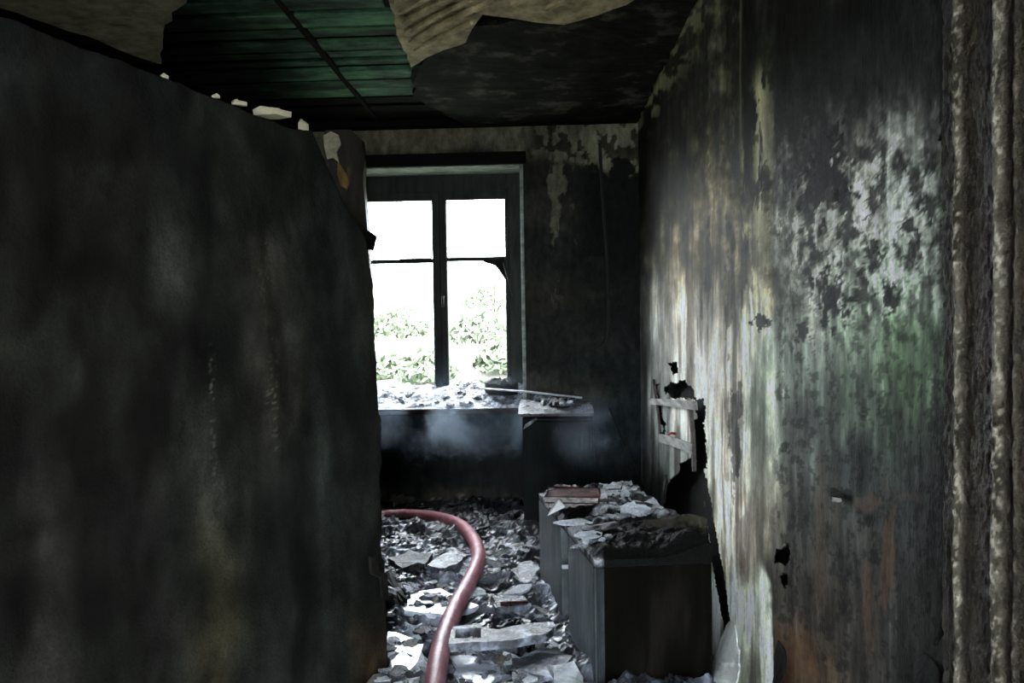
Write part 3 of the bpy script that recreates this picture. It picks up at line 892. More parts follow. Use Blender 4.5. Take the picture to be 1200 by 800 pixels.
# ------------------------------------------------------------------ rubble materials
ash = mat_noise('ash_on_char', [(0.30, (0.012, 0.012, 0.014)), (0.48, (0.055, 0.063, 0.078)), (0.60, (0.22, 0.245, 0.30)), (0.75, (0.54, 0.585, 0.66))], 14, (1, 1, 1), 0.45, .6, .010, .6, rstops=[(.38, .14), (.66, .6)])
ash_dark = mat_noise('wet_charcoal', [(0.3, (0.008, 0.008, 0.009)), (0.6, (0.04, 0.042, 0.046)), (0.8, (0.16, 0.17, 0.19))], 16, (1, 1, 1), 0.3, .8, .01, .5, rstops=[(.35, .15), (.65, .6)])
ash_pale = mat_noise('pale_plaster_flake', [(0.3, (0.24, 0.27, 0.32)), (0.7, (0.72, 0.76, 0.82))], 18, (1, 1, 1), 0.6, .6, .008, .4)
film = mat_noise('wet_white_film', [(0.3, (0.22, 0.26, 0.33)), (0.5, (0.5, 0.55, 0.64)), (0.7, (0.78, 0.82, 0.88))], 9, (1, 1, 1), 0.2, .25, .006, .8, rstops=[(.4, .12), (.65, .4)])
tan = mat_noise('burnt_tan_board', [(0.3, (0.05, 0.045, 0.04)), (0.7, (0.24, 0.22, 0.19))], 14, (1, .3, 1), 0.55, .6, .008, .4)
redm = mat_noise('scorched_red', [(0.38, (0.012, 0.007, 0.007)), (0.7, (0.11, 0.03, 0.03))], 24, (1, 1, 1), .8, .5, .006, .1)


def plate_me(name, seed, n=9, thick=.12, dome=.12, jag=.28):
    """broken plate about one unit across"""
    rr_ = random.Random(seed)
    asp = rr_.uniform(.45, .95)
    top, bot = [], []
    for i in range(n):
        an = 2 * math.pi * (i + rr_.uniform(-.3, .3)) / n
        r_ = .5 * (1 - jag * rr_.random())
        x_, y_ = r_ * math.cos(an), r_ * math.sin(an) * asp
        z_ = rr_.uniform(-.05, .05) + .10 * x_ * rr_.uniform(-1, 1)
        top.append((x_, y_, z_ + thick * .5)); bot.append((x_ * .97, y_ * .97, z_ - thick * .5))
    mid = []
    for i in range(n):
        x_, y_, z_ = top[i]
        mid.append((x_ * .5 + rr_.uniform(-.06, .06), y_ * .5 + rr_.uniform(-.06, .06), z_ + dome * rr_.uniform(.1, .9)))
    vs = top + mid + [(0, 0, thick * .5 + dome * .6)] + bot
    fs = []
    for i in range(n):
        j = (i + 1) % n
        fs += [(i, j, n + j, n + i), (n + i, n + j, 2 * n), (2 * n + 1 + i, 2 * n + 1 + j, j, i)]
    fs.append(tuple(2 * n + 1 + i for i in range(n - 1, -1, -1)))
    return fix(mesh(name, vs, fs))


# ------------------------------------------------------------------ floor rubble bed
def bed_height(X, Y):
    h = 0.035 + 0.05 * (fbm(X * 3, Y * 3, 3, 201))
    pl = np.abs(fbm(X * 7, Y * 7, 4, 202) - .5) * 2
    h = h + 0.05 * (1 - pl) ** 3 + 0.035 * fbm(X * 16, Y * 16, 3, 203) + .014 * fbm(X * 60, Y * 60, 3, 204)
    stepy = np.floor(fbm(X * 5, Y * 4, 3, 205) * 9) / 9
    h = h + stepy * .05
    return np.clip(h - .05, 0.004, .2)


def bed_keep(X, Y):
    t = (Y - 2.29) / .895
    chest_ = (X > .165 - .178 * t) & (Y > 2.33) & (Y < 3.22)
    counter_ = (X > -.09) & (Y > 4.06)
    behind = (X - PA.x) * PN.x + (Y - PA.y) * PN.y
    along = (X - PA.x) * PD.x + (Y - PA.y) * PD.y
    part_ = (behind < .03) & (behind > -.14) & (along < part_s(448))
    return ~(chest_ | counter_ | part_)[:-1, :-1]


gx, gy = 190, 250
X, Y = np.meshgrid(np.linspace(-1.25, XR - .005, gx), np.linspace(1.9, YB - .01, gy))
Hh = bed_height(X, Y)
Cb = 1 - .88 * smooth(3.55, 4.0, Y + (fbm(X * 4, Y * 4, 4, 207) - .5) * .7)[..., None] * np.ones(3)  # darker towards the back wall: shade below the sill put into the colour
bed_mat = mat_noise('wet_ash_rubble', [(0.32, (0.006, 0.006, 0.008)), (0.46, (0.03, 0.033, 0.04)), (0.55, (0.13, 0.145, 0.18)), (0.66, (0.40, 0.45, 0.55)), (0.8, (0.66, 0.71, 0.80))], 5.5, (1, 1, 1), 0.4, .55, .012, .7, 10, rstops=[(.40, .2), (.66, .6)], dist=.6)
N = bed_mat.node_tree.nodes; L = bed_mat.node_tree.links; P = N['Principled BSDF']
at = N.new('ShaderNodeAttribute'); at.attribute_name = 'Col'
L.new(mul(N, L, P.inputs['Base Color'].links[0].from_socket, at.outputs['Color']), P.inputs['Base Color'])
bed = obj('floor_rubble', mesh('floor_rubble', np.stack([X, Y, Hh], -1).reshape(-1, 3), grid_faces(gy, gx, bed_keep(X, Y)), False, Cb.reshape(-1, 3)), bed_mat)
tag(bed, 'bed of wet ash and fine burnt rubble covering the floor', 'rubble', kind='stuff')


def bz(x, y):
    return float(bed_height(np.array([x]), np.array([y]))[0])


# the low chest's footprint, to keep rubble out of it
CN_L, CF_L, CF_R, CN_R = Vector((.148, 2.29, 0)), Vector((-.030, 3.185, 0)), Vector((.372, 3.31, 0)), Vector((.52, 2.335, 0))
CH = 0.457


def in_chest(x, y, pad=.03):
    t = (y - 2.29) / .895
    return x > .148 - .178 * t - pad and 2.23 < y < 3.38


rr = random.Random(31)
variants = [plate_me('rubble_piece', 300 + i, n=rr.choice((7, 8, 9)), thick=rr.uniform(.05, .12), dome=rr.uniform(.02, .08), jag=rr.uniform(.25, .5)) for i in range(14)]
mats = [ash, ash_dark, ash_pale, ash, ash_dark, tan, ash_pale]
variants_m = []
for me in variants:
    for mt in (ash, ash_dark, ash_pale, tan):
        m2 = me.copy(); m2.materials.append(mt); variants_m.append((m2, mt))
NAMES = {ash.name: ('ash-grey broken board fragment lying in the floor rubble', 'ash-grey fragments on the floor'), ash_dark.name: ('wet black charcoal lump lying in the floor rubble', 'charcoal lumps on the floor'), ash_pale.name: ('pale plaster flake lying in the floor rubble', 'pale plaster flakes on the floor'), tan.name: ('scorched tan board scrap lying in the floor rubble', 'tan board scraps on the floor')}
placed = 0
tries = 0
while placed < 230 and tries < 5000:
    tries += 1
    u_ = rr.uniform(440, 700); v_ = rr.uniform(640, 840)
    p = onZ(u_, v_, .08)
    if p.y > 4.3 or in_chest(p.x, p.y, .07): continue
    if 515 < u_ < 660 and 722 < v_ < 764: continue
    sz = rr.choice((.04, .055, .07, .09, .12, .15)) * rr.uniform(.8, 1.2)
    if p.y < 2.75: sz = min(sz, .10)
    me, mt = rr.choice(variants_m)
    if mt is tan and rr.random() < .5: continue
    if p.y > 3.55 and mt is not ash_dark: continue  # only dark pieces at the back, standing in for the sill's shade
    if p.y < 3.1 and mt is ash_dark and rr.random() < .5: continue
    o = bpy.data.objects.new('rubble_piece', me)
    o.scale = (sz, sz, sz * rr.uniform(.6, 1.1))
    o.location = (p.x, p.y, bz(p.x, p.y) + sz * .05)
    o.rotation_euler = (rr.gauss(0, .16), rr.gauss(0, .16), rr.uniform(0, 6.28))
    link(o)
    lb, gp = NAMES[mt.name]
    hx = 505 + 55 * max(0.0, min(1.0, (800 - v_) / 150.0))       # where the hose runs at this depth
    where = 'near the back wall' if p.y > 3.6 else 'left of the hose' if u_ < hx else 'between the hose and the chest'
    lb = ('large ' if sz > .11 else 'small ' if sz < .06 else '') + lb.replace('lying in the floor rubble', 'in the floor rubble ' + where)
    gp = gp + ' ' + where
    tag(o, lb, 'debris', gp)
    placed += 1

# larger recognisable pieces on the floor
def board_piece(name, uvs, z, th, m, label, cat='board', hole=None, seed=1):
    pts = [onZ(a, b, z) for a, b in uvs]
    o_ = obj(name, prism_me(name, pts, (0, 0, -th), seed, .004), m)
    tag(o_, label, cat)
    return o_


# board with a rectangular slot, resting on rubble
bmz = .165
strip = [((526, 752), (648, 744), (652, 735), (640, 729), (600, 733), (585, 738))]
slot_board = empty('slotted_panel', onZ(585, 742, 0.0))
tag(slot_board, 'grey burnt panel with a rectangular slot lying across the floor rubble', 'panel')
SC = Vector(slot_board.location)
for nm, uvs in (('front_rail', [(525, 754), (560, 752), (600, 750), (600, 744), (565, 747), (526, 748)]), ('left_rail', [(526, 748), (533, 748), (534, 737), (529, 737)]), ('back_rail', [(529, 737), (534, 737), (564, 735), (565, 730), (531, 734)]),
                ('panel_body', [(563, 752), (600, 750), (640, 742), (651, 733), (648, 728), (620, 730), (600, 733), (585, 737), (564, 735)])):
    obj(nm, prism_me(nm, [onZ(a, b, bmz + .004 * (nm == 'panel_body')) - SC for a, b in uvs], (0, 0, -.028), 2, .001), ash, slot_board)
o = obj('burnt_box', box_me('burnt_box', (-.07, -.05, 0), (.07, .05, .04), .006, .004), ash)
o.location = onZ(598, 716, .09); o.rotation_euler = (.1, .08, .35)
tag(o, 'small crushed carton with a red strip in the floor rubble', 'carton')
c_ = obj('red_strip', box_me('red_strip', (-.05, -.03, .038), (.06, -.015, .05), .003), redm, o)
for i, (uvs, z, th, m, lb) in enumerate([
    ([(460, 700), (500, 690), (540, 695), (560, 712), (520, 722), (475, 716)], .11, .02, film, 'wide blistered grey sheet on the floor left of the hose'),
    ([(455, 655), (480, 645), (505, 650), (500, 660), (470, 664)], .12, .03, ash_dark, 'dark charred block on the floor near the back wall'),
    ([(500, 660), (530, 645), (548, 648), (535, 660), (512, 668)], .13, .02, ash, 'curled grey board end beside the far bend of the hose'),
    ([(600, 668), (612, 660), (626, 659), (632, 668), (628, 682), (614, 684), (604, 678)], .12, .02, ash, 'pale grey slab against the far end of the chest'),
    ([(450, 672), (458, 668), (480, 700), (470, 704)], .13, .03, MAT['char_wood'], 'black charred stick at the foot of the partition'),
    ([(530, 772), (575, 766), (590, 790), (560, 806), (535, 800)], .11, .012, film, 'white plaster slab on the floor right of the hose'),
    ([(600, 770), (640, 760), (668, 768), (664, 790), (630, 796)], .12, .02, ash, 'cracked grey slab near the foot of the chest'),
    ([(455, 740), (490, 745), (500, 770), (480, 800), (455, 790)], .10, .012, film, 'white ash-covered slab at the foot of the partition'),
    ([(640, 780), (672, 776), (684, 800), (660, 812)], .14, .02, ash_pale, 'bright torn scrap at the near corner of the chest'),
]):
    rr2 = random.Random(400 + i)
    P3 = [onZ(a, b, z) for a, b in uvs]
    out = []
    for a_, b_ in zip(P3, P3[1:] + P3[:1]):
        for t in (0, .33, .66):
            q = a_.lerp(b_, t); out.append(q + Vector((rr2.uniform(-.012, .012), rr2.uniform(-.012, .012), rr2.uniform(-.008, .008))))
    o = obj('rubble_slab', prism_me('rubble_slab', out, (0, 0, -th), i, .002), m)
    tag(o, lb, 'debris')

# ------------------------------------------------------------------ fire hose
hose_px = [(436, 606, .075), (455, 604, .08), (480, 603, .085), (510, 606, .09), (535, 613, .10), (551, 626, .11), (560, 644, .12), (559, 662, .125), (549, 684, .13), (537, 706, .135), (526, 731, .14), (517, 758, .14), (511, 790, .13), (507, 830, .11), (506, 900, .06), (520, 1050, .04)]
path = spline([onZ(a, b, z) for a, b, z in hose_px], 9)
hm, N, L, P = new_mat('fire_hose_rubber')
nz = noise_node(N, L, 9, 8, .65)
rp = ramp(N, L, nz.outputs[0], [(.3, (.13, .035, .045)), (.55, (.34, .12, .15)), (.75, (.50, .27, .31))])
L.new(rp.outputs[0], P.inputs['Base Color'])
P.inputs['Roughness'].default_value = .45
n2 = noise_node(N, L, 160, 4, .5)
bump(N, L, P, n2.outputs[0], .4, .003)
o = obj('fire_hose', tube_me('fire_hose', path, .033, 20), hm)
tag(o, 'dusty pink-red fire hose snaking over the floor rubble', 'hose')

# ------------------------------------------------------------------ low chest by the right wall
chest = empty('low_chest', CN_L)
tag(chest, 'low burnt chest against the right wall, its top heaped with ash', 'chest')
steel = mat_noise('scorched_grey_paint', [(0.3, (0.012, 0.016, 0.017)), (0.55, (0.065, 0.082, 0.088)), (0.75, (0.15, 0.175, 0.18))], 12, (1, 1, .3), 0.45, .4, .005, .4)
brown = mat_noise('burnt_brown_end', [(0.3, (0.0015, 0.0013, 0.001)), (0.55, (0.003, 0.0025, 0.002)), (0.78, (0.014, 0.012, 0.009))], 9, (1, 1, .25), 0.8, .5, .006, .04)
c0 = Vector((0, 0, 0)); c1 = CF_L - CN_L; c2 = CF_R - CN_L; c3 = CN_R - CN_L


def quad_box(name, a, b, c, d, z0, z1, m, parent, bev=.004):
    vs = [Vector((p.x, p.y, z)) for z in (z0, z1) for p in (a, b, c, d)]
    me_ = fix(mesh(name, vs, [(0, 1, 2, 3), (7, 6, 5, 4), (0, 4, 5, 1), (1, 5, 6, 2), (2, 6, 7, 3), (3, 7, 4, 0)]))
    if bev:
        b_ = bmesh.new(); b_.from_mesh(me_); bmesh.ops.bevel(b_, geom=b_.edges[:], offset=bev, segments=2, affect='EDGES'); b_.to_mesh(me_); b_.free()
    return obj(name, me_, m, parent)


ins = (c3 - c0).normalized() * .025; aft = (c1 - c0).normalized() * .02
quad_box('carcass', c0 + ins + aft, c1 + ins - aft, c2 - ins - aft, c3 - ins + aft, .0, CH - .02, MAT['char'], chest, .002)


def side_pt(t): return c0.lerp(c1, t)


for a, b in ((0.0, .40), (.52, 1.0)):
    quad_box('door', side_pt(a), side_pt(b), side_pt(b) + ins * 1.3, side_pt(a) + ins * 1.3, .03, CH - .022, steel, chest, .003)
k_ = obj('knob', tube_me('knob', [side_pt(.46) + ins + Vector((0, 0, .30)), side_pt(.46) - ins * .4 + Vector((0, 0, .30))], .008, 8), ash_pale, chest)
quad_box('end_panel', c0 + aft * .0, c0 + aft * 1.1, c3 + aft * 1.1, c3, .0, CH - .02, brown, chest, .004)
quad_box('side_back', c3 - ins, c2 - ins, c2, c3, 0, CH - .02, MAT['char'], chest, .003)
# charred lid: uneven slab
n1, n2 = 90, 60
T, S = np.meshgrid(np.linspace(0, 1, n1), np.linspace(0, 1, n2), indexing='ij')
px = ((1 - T) * (1 - S)) * c0.x + (T * (1 - S)) * c1.x + (T * S) * c2.x + ((1 - T) * S) * c3.x
py = ((1 - T) * (1 - S)) * c0.y + (T * (1 - S)) * c1.y + (T * S) * c2.y + ((1 - T) * S) * c3.y
edge = smooth(0, .12, S) * smooth(0, .06, T) * smooth(1, .95, T)
pz = CH + .045 * edge * fbm(px * 14, py * 14, 4, 501) + .02 * edge * fbm(px * 50, py * 50, 3, 502) + 0.004 * fbm(px * 70, py * 70, 2, 503)
pz = pz + .05 * smooth(.55, 1, S) * smooth(.6, .2, T) * fbm(px * 9, py * 9, 3, 504)
pale = smooth(.50, .60, fbm(px * 18, py * 18, 4, 505)) * smooth(.28, .50, T + .6 * (1 - smooth(0, .16, S)) + .15 * (fbm(px * 8, py * 8, 3, 506) - .5))
rim = smooth(.05, .02, S) * .5 * smooth(.42, .55, fbm(px * 40, py * 40, 3, 507))
C = lin((9, 9, 8))[None, None] * np.ones((n1, n2, 1)) + (np.clip(pale + rim, 0, 1))[..., None] * np.array([.48, .50, .53])
vs = np.stack([px, py, pz], -1).reshape(-1, 3)
low = vs.copy(); low[:, 2] = CH - .022
nn = n1 * n2
fs = grid_faces(n1, n2)
for i in range(n1 - 1):
    for j in (0, n2 - 1):
        a = i * n2 + j; fs.append((a, a + n2, a + n2 + nn, a + nn))
for j in range(n2 - 1):
    for i in (0, n1 - 1):
        a = i * n2 + j; fs.append((a, a + 1, a + 1 + nn, a + nn))
lidm = mat_attr('charred_lid', .65, (1, 1, 1), 40, (.5, 1.4), .8, .008, .10)
me = fix(mesh('lid', np.concatenate([vs, low]), fs, False, np.concatenate([C.reshape(-1, 3), np.ones((nn, 3)) * .004])))
obj('lid', me, lidm, chest)


# things lying on the lid
def on_lid(u_, v_, h=0.0):
    p = onZ(u_, v_, CH + h); return p


def lid_plate(u_, v_, sx, sy, m, rz, tilt, label, cat='debris', seed=0, h=.05, name='burnt_scrap', th=.06, dome=.06):
    me_ = plate_me(name, seed, 9, th, dome, .35); 
    o_ = obj(name, me_, m); o_.scale = (sx, sy, min(sx, sy)); o_.location = on_lid(u_, v_, h); o_.rotation_euler = (tilt[0], tilt[1], rz)
    return tag(o_, label, cat)


# charred books
def book(u_, v_, rz, z, cov, lb, s=1.0):
    e = empty('burnt_book', on_lid(u_, v_, z), rz)
    tag(e, lb, 'book', 'burnt books on the chest')
    pg = mat_noise('scorched_pages', [(0.3, (0.03, 0.028, 0.026)), (0.7, (0.45, 0.44, 0.42))], 40, (1, 1, 4), .8, .5, .004) if 'scorched_pages' not in bpy.data.materials else bpy.data.materials['scorched_pages']
    obj('pages', box_me('pages', (-.11 * s, -.075 * s, .005), (.105 * s, .07 * s, .026), .003, .006, 1, 3), pg, e)
    obj('cover', box_me('cover', (-.115 * s, -.08 * s, .026), (.11 * s, .075 * s, .034), .002, .007, 1, 4), cov, e)
    obj('cover', box_me('cover', (-.115 * s, -.08 * s, .0), (.11 * s, .075 * s, .005), .002, .001, 1, 5), cov, e)


book(674, 590, .1, .03, ash_dark, 'blackened book under the dark red one on the chest')
book(672, 585, -.08, .062, redm, 'scorched dark red book lying on a blackened one on the chest', .9)
# folded white scrap
o = obj('paper_scrap', prism_me('paper_scrap', [on_lid(641, 604, .035), on_lid(662, 595, .05), on_lid(654, 586, .085), on_lid(648, 590, .06)], (0.004, .008, .002), 2, .002), mat_noise('white_paper', [(0.3, (.62, .64, .66)), (0.7, (.82, .83, .85))], 20))
tag(o, 'bright triangular paper scrap at the left edge of the chest top', 'paper')
lid_plate(672, 612, .17, .11, ash_pale, .3, (.1, .05), 'wide pale flake in the middle of the chest top', seed=601, h=.04)
lid_plate(705, 617, .17, .09, ash_dark, .2, (.1, -.1), 'long black curl beside the pale flake on the chest', seed=602, h=.045)
lid_plate(744, 599, .14, .10, ash_pale, .1, (.0, .1), 'bright white plaster lump at the right side of the chest top', seed=603, h=.05, th=.25, dome=.25)
lid_plate(733, 580, .05, .05, ash_pale, .1, (.0, .1), 'small white crumb at the far right corner of the chest top', seed=604, h=.04, th=.5, dome=.4)
lid_plate(706, 586, .07, .06, ash_pale, .8, (.1, .1), 'small round pale lump right of the burnt books', seed=605, h=.05, th=.4, dome=.4)
lid_plate(648, 577, .09, .06, ash_dark, .4, (.2, .1), 'charred curl at the far left corner of the chest top', seed=606, h=.04)
lid_plate(690, 627, .12, .08, ash_pale, .5, (.15, .1), 'ragged pale scrap in front of the black curl on the chest', seed=607, h=.04)
lid_plate(676, 640, .08, .05, ash, 1.0, (.2, .1), 'grey flake near the front edge of the chest top', seed=608, h=.03)
lid_plate(722, 605, .12, .07, ash, .2, (.1, .0), 'grey flake left of the bright plaster lump on the chest', seed=609, h=.05)
lid_plate(650, 592, .08, .05, ash, .9, (.1, .2), 'grey crumb left of the burnt books on the chest', seed=610, h=.03)
rr = random.Random(77)
lidvar = [plate_me('ash_crumb', 700 + i, 7, .25, .2, .4) for i in range(8)]
for me in lidvar: me.materials.append(rr.choice((ash, ash_pale, ash_dark)))
for i in range(46):
    t, s = rr.uniform(.12, .97), rr.uniform(.02, .9)
    if t < .35 and s > .3: s *= .25
    p = (CN_L.lerp(CF_L, t)).lerp(CN_R.lerp(CF_R, t), s)
    o = bpy.data.objects.new('ash_crumb', rr.choice(lidvar)); z_ = rr.uniform(.018, .045)
    o.scale = (z_, z_, z_); o.location = (p.x, p.y, CH + .012 + .02 * min(1, s * 6)); o.rotation_euler = (rr.uniform(-.3, .3), rr.uniform(-.3, .3), rr.uniform(0, 6))
    link(o); tag(o, 'small crumb of ash scattered on the chest top', 'debris', 'ash crumbs on the chest')
o = obj('bent_wire', tube_me('bent_wire', [on_lid(713, 573, .05), on_lid(728, 573, .055), on_lid(729, 566, .06), on_lid(728, 576, .02)], .003, 6), ash)
tag(o, 'thin bent wire standing at the far edge of the chest', 'wire')

# burnt cloth slumped between chest and wall
clm = mat_noise('smoked_olive_cloth', [(0.3, (0.005, 0.0045, 0.003)), (0.5, (0.018, 0.016, 0.010)), (0.72, (0.06, 0.055, 0.038))], 10, (1, 1, 1), .85, .7, .008)
n1, n2 = 26, 18
vs = []
for i in range(n1):
    for j in range(n2):
        a = i / (n1 - 1); b = j / (n2 - 1)
        u_ = 752 + a * 76; v_ = 603 + 10 * math.sin(a * 7) * .3 + b * (34 - 14 * abs(a - .6))
        Yc = 2.60 - .12 * a - .06 * b
        q = onY(u_, v_, Yc)
        q.x = min(q.x, XR - .012); q.z += .018 * (float(fbm(np.array([a * 5]), np.array([b * 4]), 3, 801)[0]) - .5); q.y -= .05 * float(fbm(np.array([a * 6]), np.array([b * 3]), 3, 802)[0])
        vs.append(q)
o = obj('burnt_cloth', mesh('burnt_cloth', vs, grid_faces(n1, n2), True), clm)
o.modifiers.new('thick', 'SOLIDIFY').thickness = .006
tag(o, 'smoke-brown rag slumped on the chest against the wall', 'cloth')

# peeled sheet standing against the wall in the lower right
n1, n2 = 24, 16
vs = []
for i in range(n1):
    for j in range(n2):
        a = i / (n1 - 1); b = j / (n2 - 1) - .5
        v_ = 728 + a * 112
        half = 2.5 + 25 * a ** .7 + 5 * (float(fbm(np.array([a * 9]), np.array([0.5 if b < 0 else 7.5]), 3, 812)[0]) - .5)
        u_ = 861 + 4 * a + b * 2 * half
        q = onX(u_, v_)
        q.x = XR - .010 - .07 * a * (1 - abs(b) * 1.4) - .045 * a * float(fbm(np.array([a * 9]), np.array([b * 8]), 4, 811)[0])
        vs.append(q)
o = obj('peeled_sheet', mesh('peeled_sheet', vs, grid_faces(n1, n2), False), mat_noise('pale_wallpaper_back', [(0.3, (.52, .55, .52)), (0.7, (.85, .87, .83))], 12, (1, 1, .5), .8, .5, .006))
o.modifiers.new('thick', 'SOLIDIFY').thickness = .004
tag(o, 'pale pointed sheet of wallpaper peeled off the wall beside the chest', 'wallpaper')

# ------------------------------------------------------------------ burnt counter in the far corner
ct = empty('corner_counter', onY(610, 500, 4.02)); ct.location.z = 0
tag(ct, 'burnt-out narrow counter against the back wall right of the window', 'counter')
cx = ct.location.x
CW = .40
obj('carcass', box_me('carcass', (.01, .03, 0), (CW, .49, .67), .004), MAT['char'], ct)
for i in range(1):
    w_ = CW - .02
    d_ = obj('door', box_me('door', (.012 + i * w_, .0, .06), (.006 + (i + 1) * w_, .028, .655), .004), mat_noise('blistered_door_%d' % i, [(0.3, (0.003, 0.004, 0.004)), (0.7, (0.012, 0.014, 0.014))], 12, (1, 1, .3), .8, .5, .006, .05), ct)
    obj('handle', box_me('handle', (.03 + i * w_ + (w_ - .09) * (1 - i), -.018, .5), (.045 + i * w_ + (w_ - .09) * (1 - i), 0, .58), .003), MAT['frame'], d_)
n1, n2 = 60, 40
X, Y = np.meshgrid(np.linspace(-.012, CW, n1), np.linspace(-.01, .49, n2))
Zt = .70 + .035 * smooth(.0, .12, Y + .015) * fbm(X * 12, Y * 12, 4, 901)
vs = np.stack([X, Y, Zt], -1).reshape(-1, 3); low = vs.copy(); low[:, 2] = .684
fs = grid_faces(n2, n1); nn = n1 * n2
for i in range(n2 - 1):
    for j in (0, n1 - 1):
        a = i * n1 + j; fs.append((a, a + n1, a + n1 + nn, a + nn))
for j in range(n1 - 1):
    for i in (0, n2 - 1):
        a = i * n1 + j; fs.append((a, a + 1, a + 1 + nn, a + nn))
obj('worktop', fix(mesh('worktop', np.concatenate([vs, low]), fs)), ash_dark, ct)
rr = random.Random(91)
cvar = [plate_me('charred_scrap', 950 + i, 8, .2, .2, .4) for i in range(6)]
for i, me in enumerate(cvar): me.materials.append((ash, ash_dark, MAT['char'])[i % 3])
for i in range(30):
    o = bpy.data.objects.new('charred_scrap', rr.choice(cvar)); sz = rr.uniform(.04, .11)
    o.scale = (sz, sz, sz); o.location = (cx + rr.uniform(.08, CW - .1), 4.02 + rr.uniform(.06, .44), .725 + rr.random() * .02)
    o.rotation_euler = (rr.uniform(-.4, .4), rr.uniform(-.4, .4), rr.uniform(0, 6)); link(o)
    tag(o, 'charred scrap in the heap on the corner counter', 'debris', 'scraps on the corner counter')
o = obj('torn_strip', prism_me('torn_strip', [onY(616, 497, 4.0), onY(628, 489, 4.0), onY(630, 491, 4.0), onY(620, 499, 4.0), onY(613, 503, 4.0)], (0, .008, 0), 3, .002), ash)
tag(o, 'small torn strip hanging at the counter corner', 'debris')
# straight pale rod from the sill to the counter
o = obj('curtain_rod', tube_me('curtain_rod', [onY(562, 455, 4.50), onY(620, 459, 4.40), onY(682, 466, 4.30)], .006, 8), mat_noise('dull_steel', [(0.3, (.25, .26, .27)), (0.7, (.55, .56, .58))], 30, (1, 1, 1), .4))
tag(o, 'thin straight rod leaning from the window sill onto the corner counter', 'rod')
o = obj('charred_stick', tube_me('charred_stick', [onY(714, 478, 4.50), onY(736, 530, 4.38), onY(754, 574, 4.28)], .007, 7), MAT['frame'])
tag(o, 'thin charred stick leaning on the back wall right of the corner counter', 'stick')
# cable on the back wall
o = obj('wall_cable', tube_me('wall_cable', spline([onY(703, 168, 4.52), onY(706, 230, 4.52), onY(711, 300, 4.52), onY(713, 360, 4.52), onY(708, 400, 4.52), onY(688, 410, 4.52)], 6), .010, 8), mat_noise('sooty_cable', [(0.3, (.006, .0065, .006)), (0.7, (.016, .017, .016))], 20))
tag(o, 'sooty cable hanging down the back wall right of the window', 'cable')

# ------------------------------------------------------------------ heap on the sill
n1, n2 = 120, 34
X, Y = np.meshgrid(np.linspace(WX0 + .005, WX1 - .004, n1), np.linspace(YB - .032, YB + WT - .012, n2))
b = (Y - (YB - .032)) / (WT + .02)
Z = WZ0 + .004 + smooth(0, .9, b) * (.06 + .085 * fbm(X * 9, Y * 9, 4, 601)) + .035 * smooth(0, .15, b) * fbm(X * 25, Y * 25, 4, 602)
Z = np.where(b > .97, WZ0 + .01, Z)
o = obj('sill_ash', mesh('sill_ash', np.stack([X, Y, Z], -1).reshape(-1, 3), grid_faces(n2, n1)), ash)
tag(o, 'heap of ash and burnt scraps along the window sill', 'ash', kind='stuff')
svar = [plate_me('sill_scrap', 970 + i, 8, .2, .2, .4) for i in range(8)]
for i, me in enumerate(svar): me.materials.append((ash, ash_dark, ash_pale, ash)[i % 4])
for i in range(40):
    x_ = rr.uniform(WX0 + .22, WX1 - .06); b_ = rr.uniform(.05, .9)
    sz = rr.uniform(.03, .09)
    o = bpy.data.objects.new('sill_scrap', rr.choice(svar)); o.scale = (sz, sz, sz)
    o.location = (x_, YB - .02 + b_ * .24, WZ0 + .02 + .085 * b_); o.rotation_euler = (rr.uniform(-.4, .4), rr.uniform(-.4, .4), rr.uniform(0, 6)); link(o)
    tag(o, 'burnt scrap in the ash heap on the window sill', 'debris', 'scraps on the window sill')
me = plate_me('charred_bundle', 990, 16, .5, .35, .12)
o = obj('charred_bundle', me, MAT['char']); o.scale = (.22, .17, .13); o.location = onY(588, 455, 4.66)
tag(o, 'round charred bundle at the right end of the window sill', 'debris')

# ------------------------------------------------------------------ plaster lumps on the partition's top
for i, (u_, v_, w_, h_, lb) in enumerate([(323, 131, 36, 12, 'largest cream plaster lump lying on the partition top'), (359, 147, 13, 13, 'small cream lump right of the largest one on the partition top'), (283, 119, 17, 7, 'flat cream crumb left of the largest lump on the partition top'), (257, 111, 9, 5, 'tiny cream crumb near the middle of the partition top'), (197, 88, 9, 6, 'cream crumb nearest the left along the partition top')]):
    s = part_s(u_, v_); y_ = PA.y + s * PD.y
    kx = y_ / FPX
    me = plate_me('plaster_lump', 1000 + i, 10, .5, .5, .3)
    o = obj('plaster_lump', me, MAT['pale_chunk'])
    o.location = on_part(u_, v_ + 1.5) - PN * .012
    o.scale = (w_ * kx * 1.25, w_ * kx * .8, h_ * kx * 1.1)
    o.rotation_euler = (0, 0, .2 + .1 * i)
    tag(o, lb, 'plaster')
# latch plate on the partition's free edge
o = obj('latch_plate', prism_me('latch_plate', [on_part(a, b, .012) for a, b in [(432, 652), (440, 655), (441, 668), (451, 672), (452, 700), (446, 700), (444, 676), (433, 672)]], tuple(-PN * .012), 1, .001), mat_noise('sooty_iron', [(0.3, (.004, .004, .0035)), (0.7, (.02, .019, .016))], 30, (1, 1, 1), .7, .4, .004, .08))
tag(o, 'sooty iron latch plate on the low free edge of the partition', 'latch')

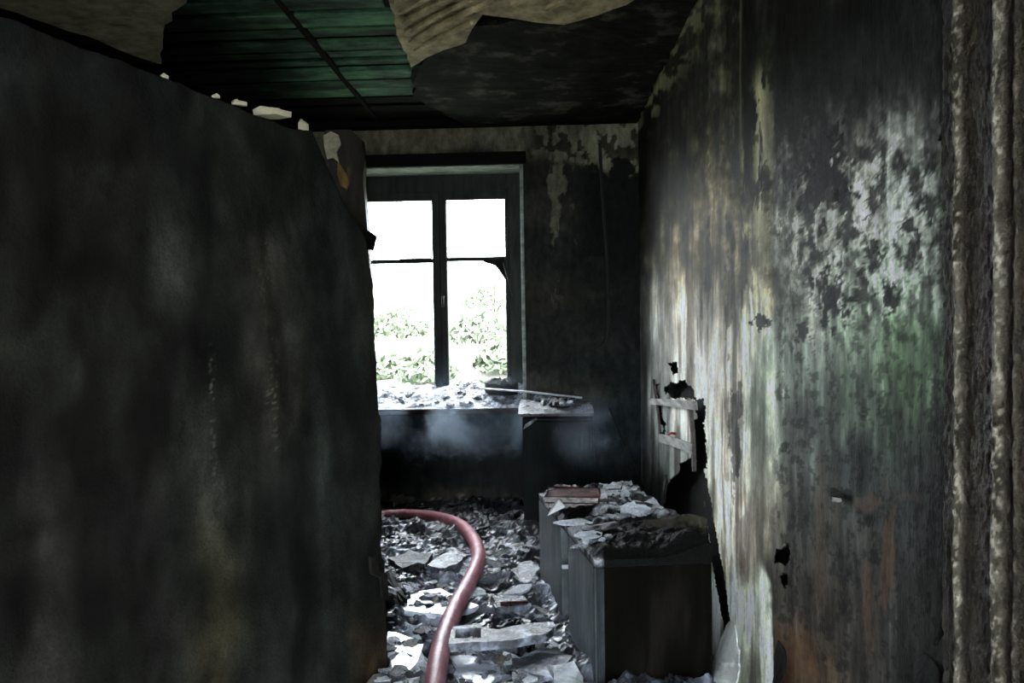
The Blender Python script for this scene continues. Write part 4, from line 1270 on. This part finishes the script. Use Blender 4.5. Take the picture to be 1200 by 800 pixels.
# ------------------------------------------------------------------ drifting smoke
def smoke(name, lo, hi, dens, scale, label):
    me_ = box_me(name, (0, 0, 0), Vector(hi) - Vector(lo), 0.0)
    m, N, L, P = new_mat(name + '_volume')
    N.remove(P)
    out = [n_ for n_ in N if n_.type == 'OUTPUT_MATERIAL'][0]
    vol = N.new('ShaderNodeVolumeScatter'); vol.inputs['Color'].default_value = (.66, .80, 1, 1); vol.inputs['Anisotropy'].default_value = 0.2
    tc = N.new('ShaderNodeTexCoord'); nz = N.new('ShaderNodeTexNoise'); nz.inputs['Scale'].default_value = scale; nz.inputs['Detail'].default_value = 3; nz.inputs['Distortion'].default_value = .8
    L.new(tc.outputs['Object'], nz.inputs['Vector'])
    mr = N.new('ShaderNodeMapRange'); mr.inputs[1].default_value = .45; mr.inputs[2].default_value = .75; mr.inputs[3].default_value = 0; mr.inputs[4].default_value = dens
    L.new(nz.outputs[0], mr.inputs[0])
    # fade towards the borders of the cloud
    sub = N.new('ShaderNodeVectorMath'); sub.operation = 'SUBTRACT'; sub.inputs[1].default_value = (.5, .5, .5)
    L.new(tc.outputs['Generated'], sub.inputs[0])
    ln = N.new('ShaderNodeVectorMath'); ln.operation = 'LENGTH'; L.new(sub.outputs[0], ln.inputs[0])
    fr = N.new('ShaderNodeMapRange'); fr.inputs[1].default_value = .5; fr.inputs[2].default_value = .12; fr.inputs[3].default_value = 0; fr.inputs[4].default_value = 1
    L.new(ln.outputs['Value'], fr.inputs[0])
    mu = N.new('ShaderNodeMath'); mu.operation = 'MULTIPLY'; L.new(mr.outputs[0], mu.inputs[0]); L.new(fr.outputs[0], mu.inputs[1])
    L.new(mu.outputs[0], vol.inputs['Density']); L.new(vol.outputs[0], out.inputs['Volume'])
    o_ = obj(name, me_, m); o_.location = lo
    tag(o_, label, 'smoke', kind='stuff')
    return o_


smoke('smoke', (-1.15, 3.95, .35), (.15, 4.53, 1.0), 1.1, 3.2, 'thin bluish smoke drifting below the window sill')
smoke('smoke', (.0, 3.5, .38), (.56, 4.0, .85), 0.9, 3.2, 'thin smoke drifting behind the far end of the chest')
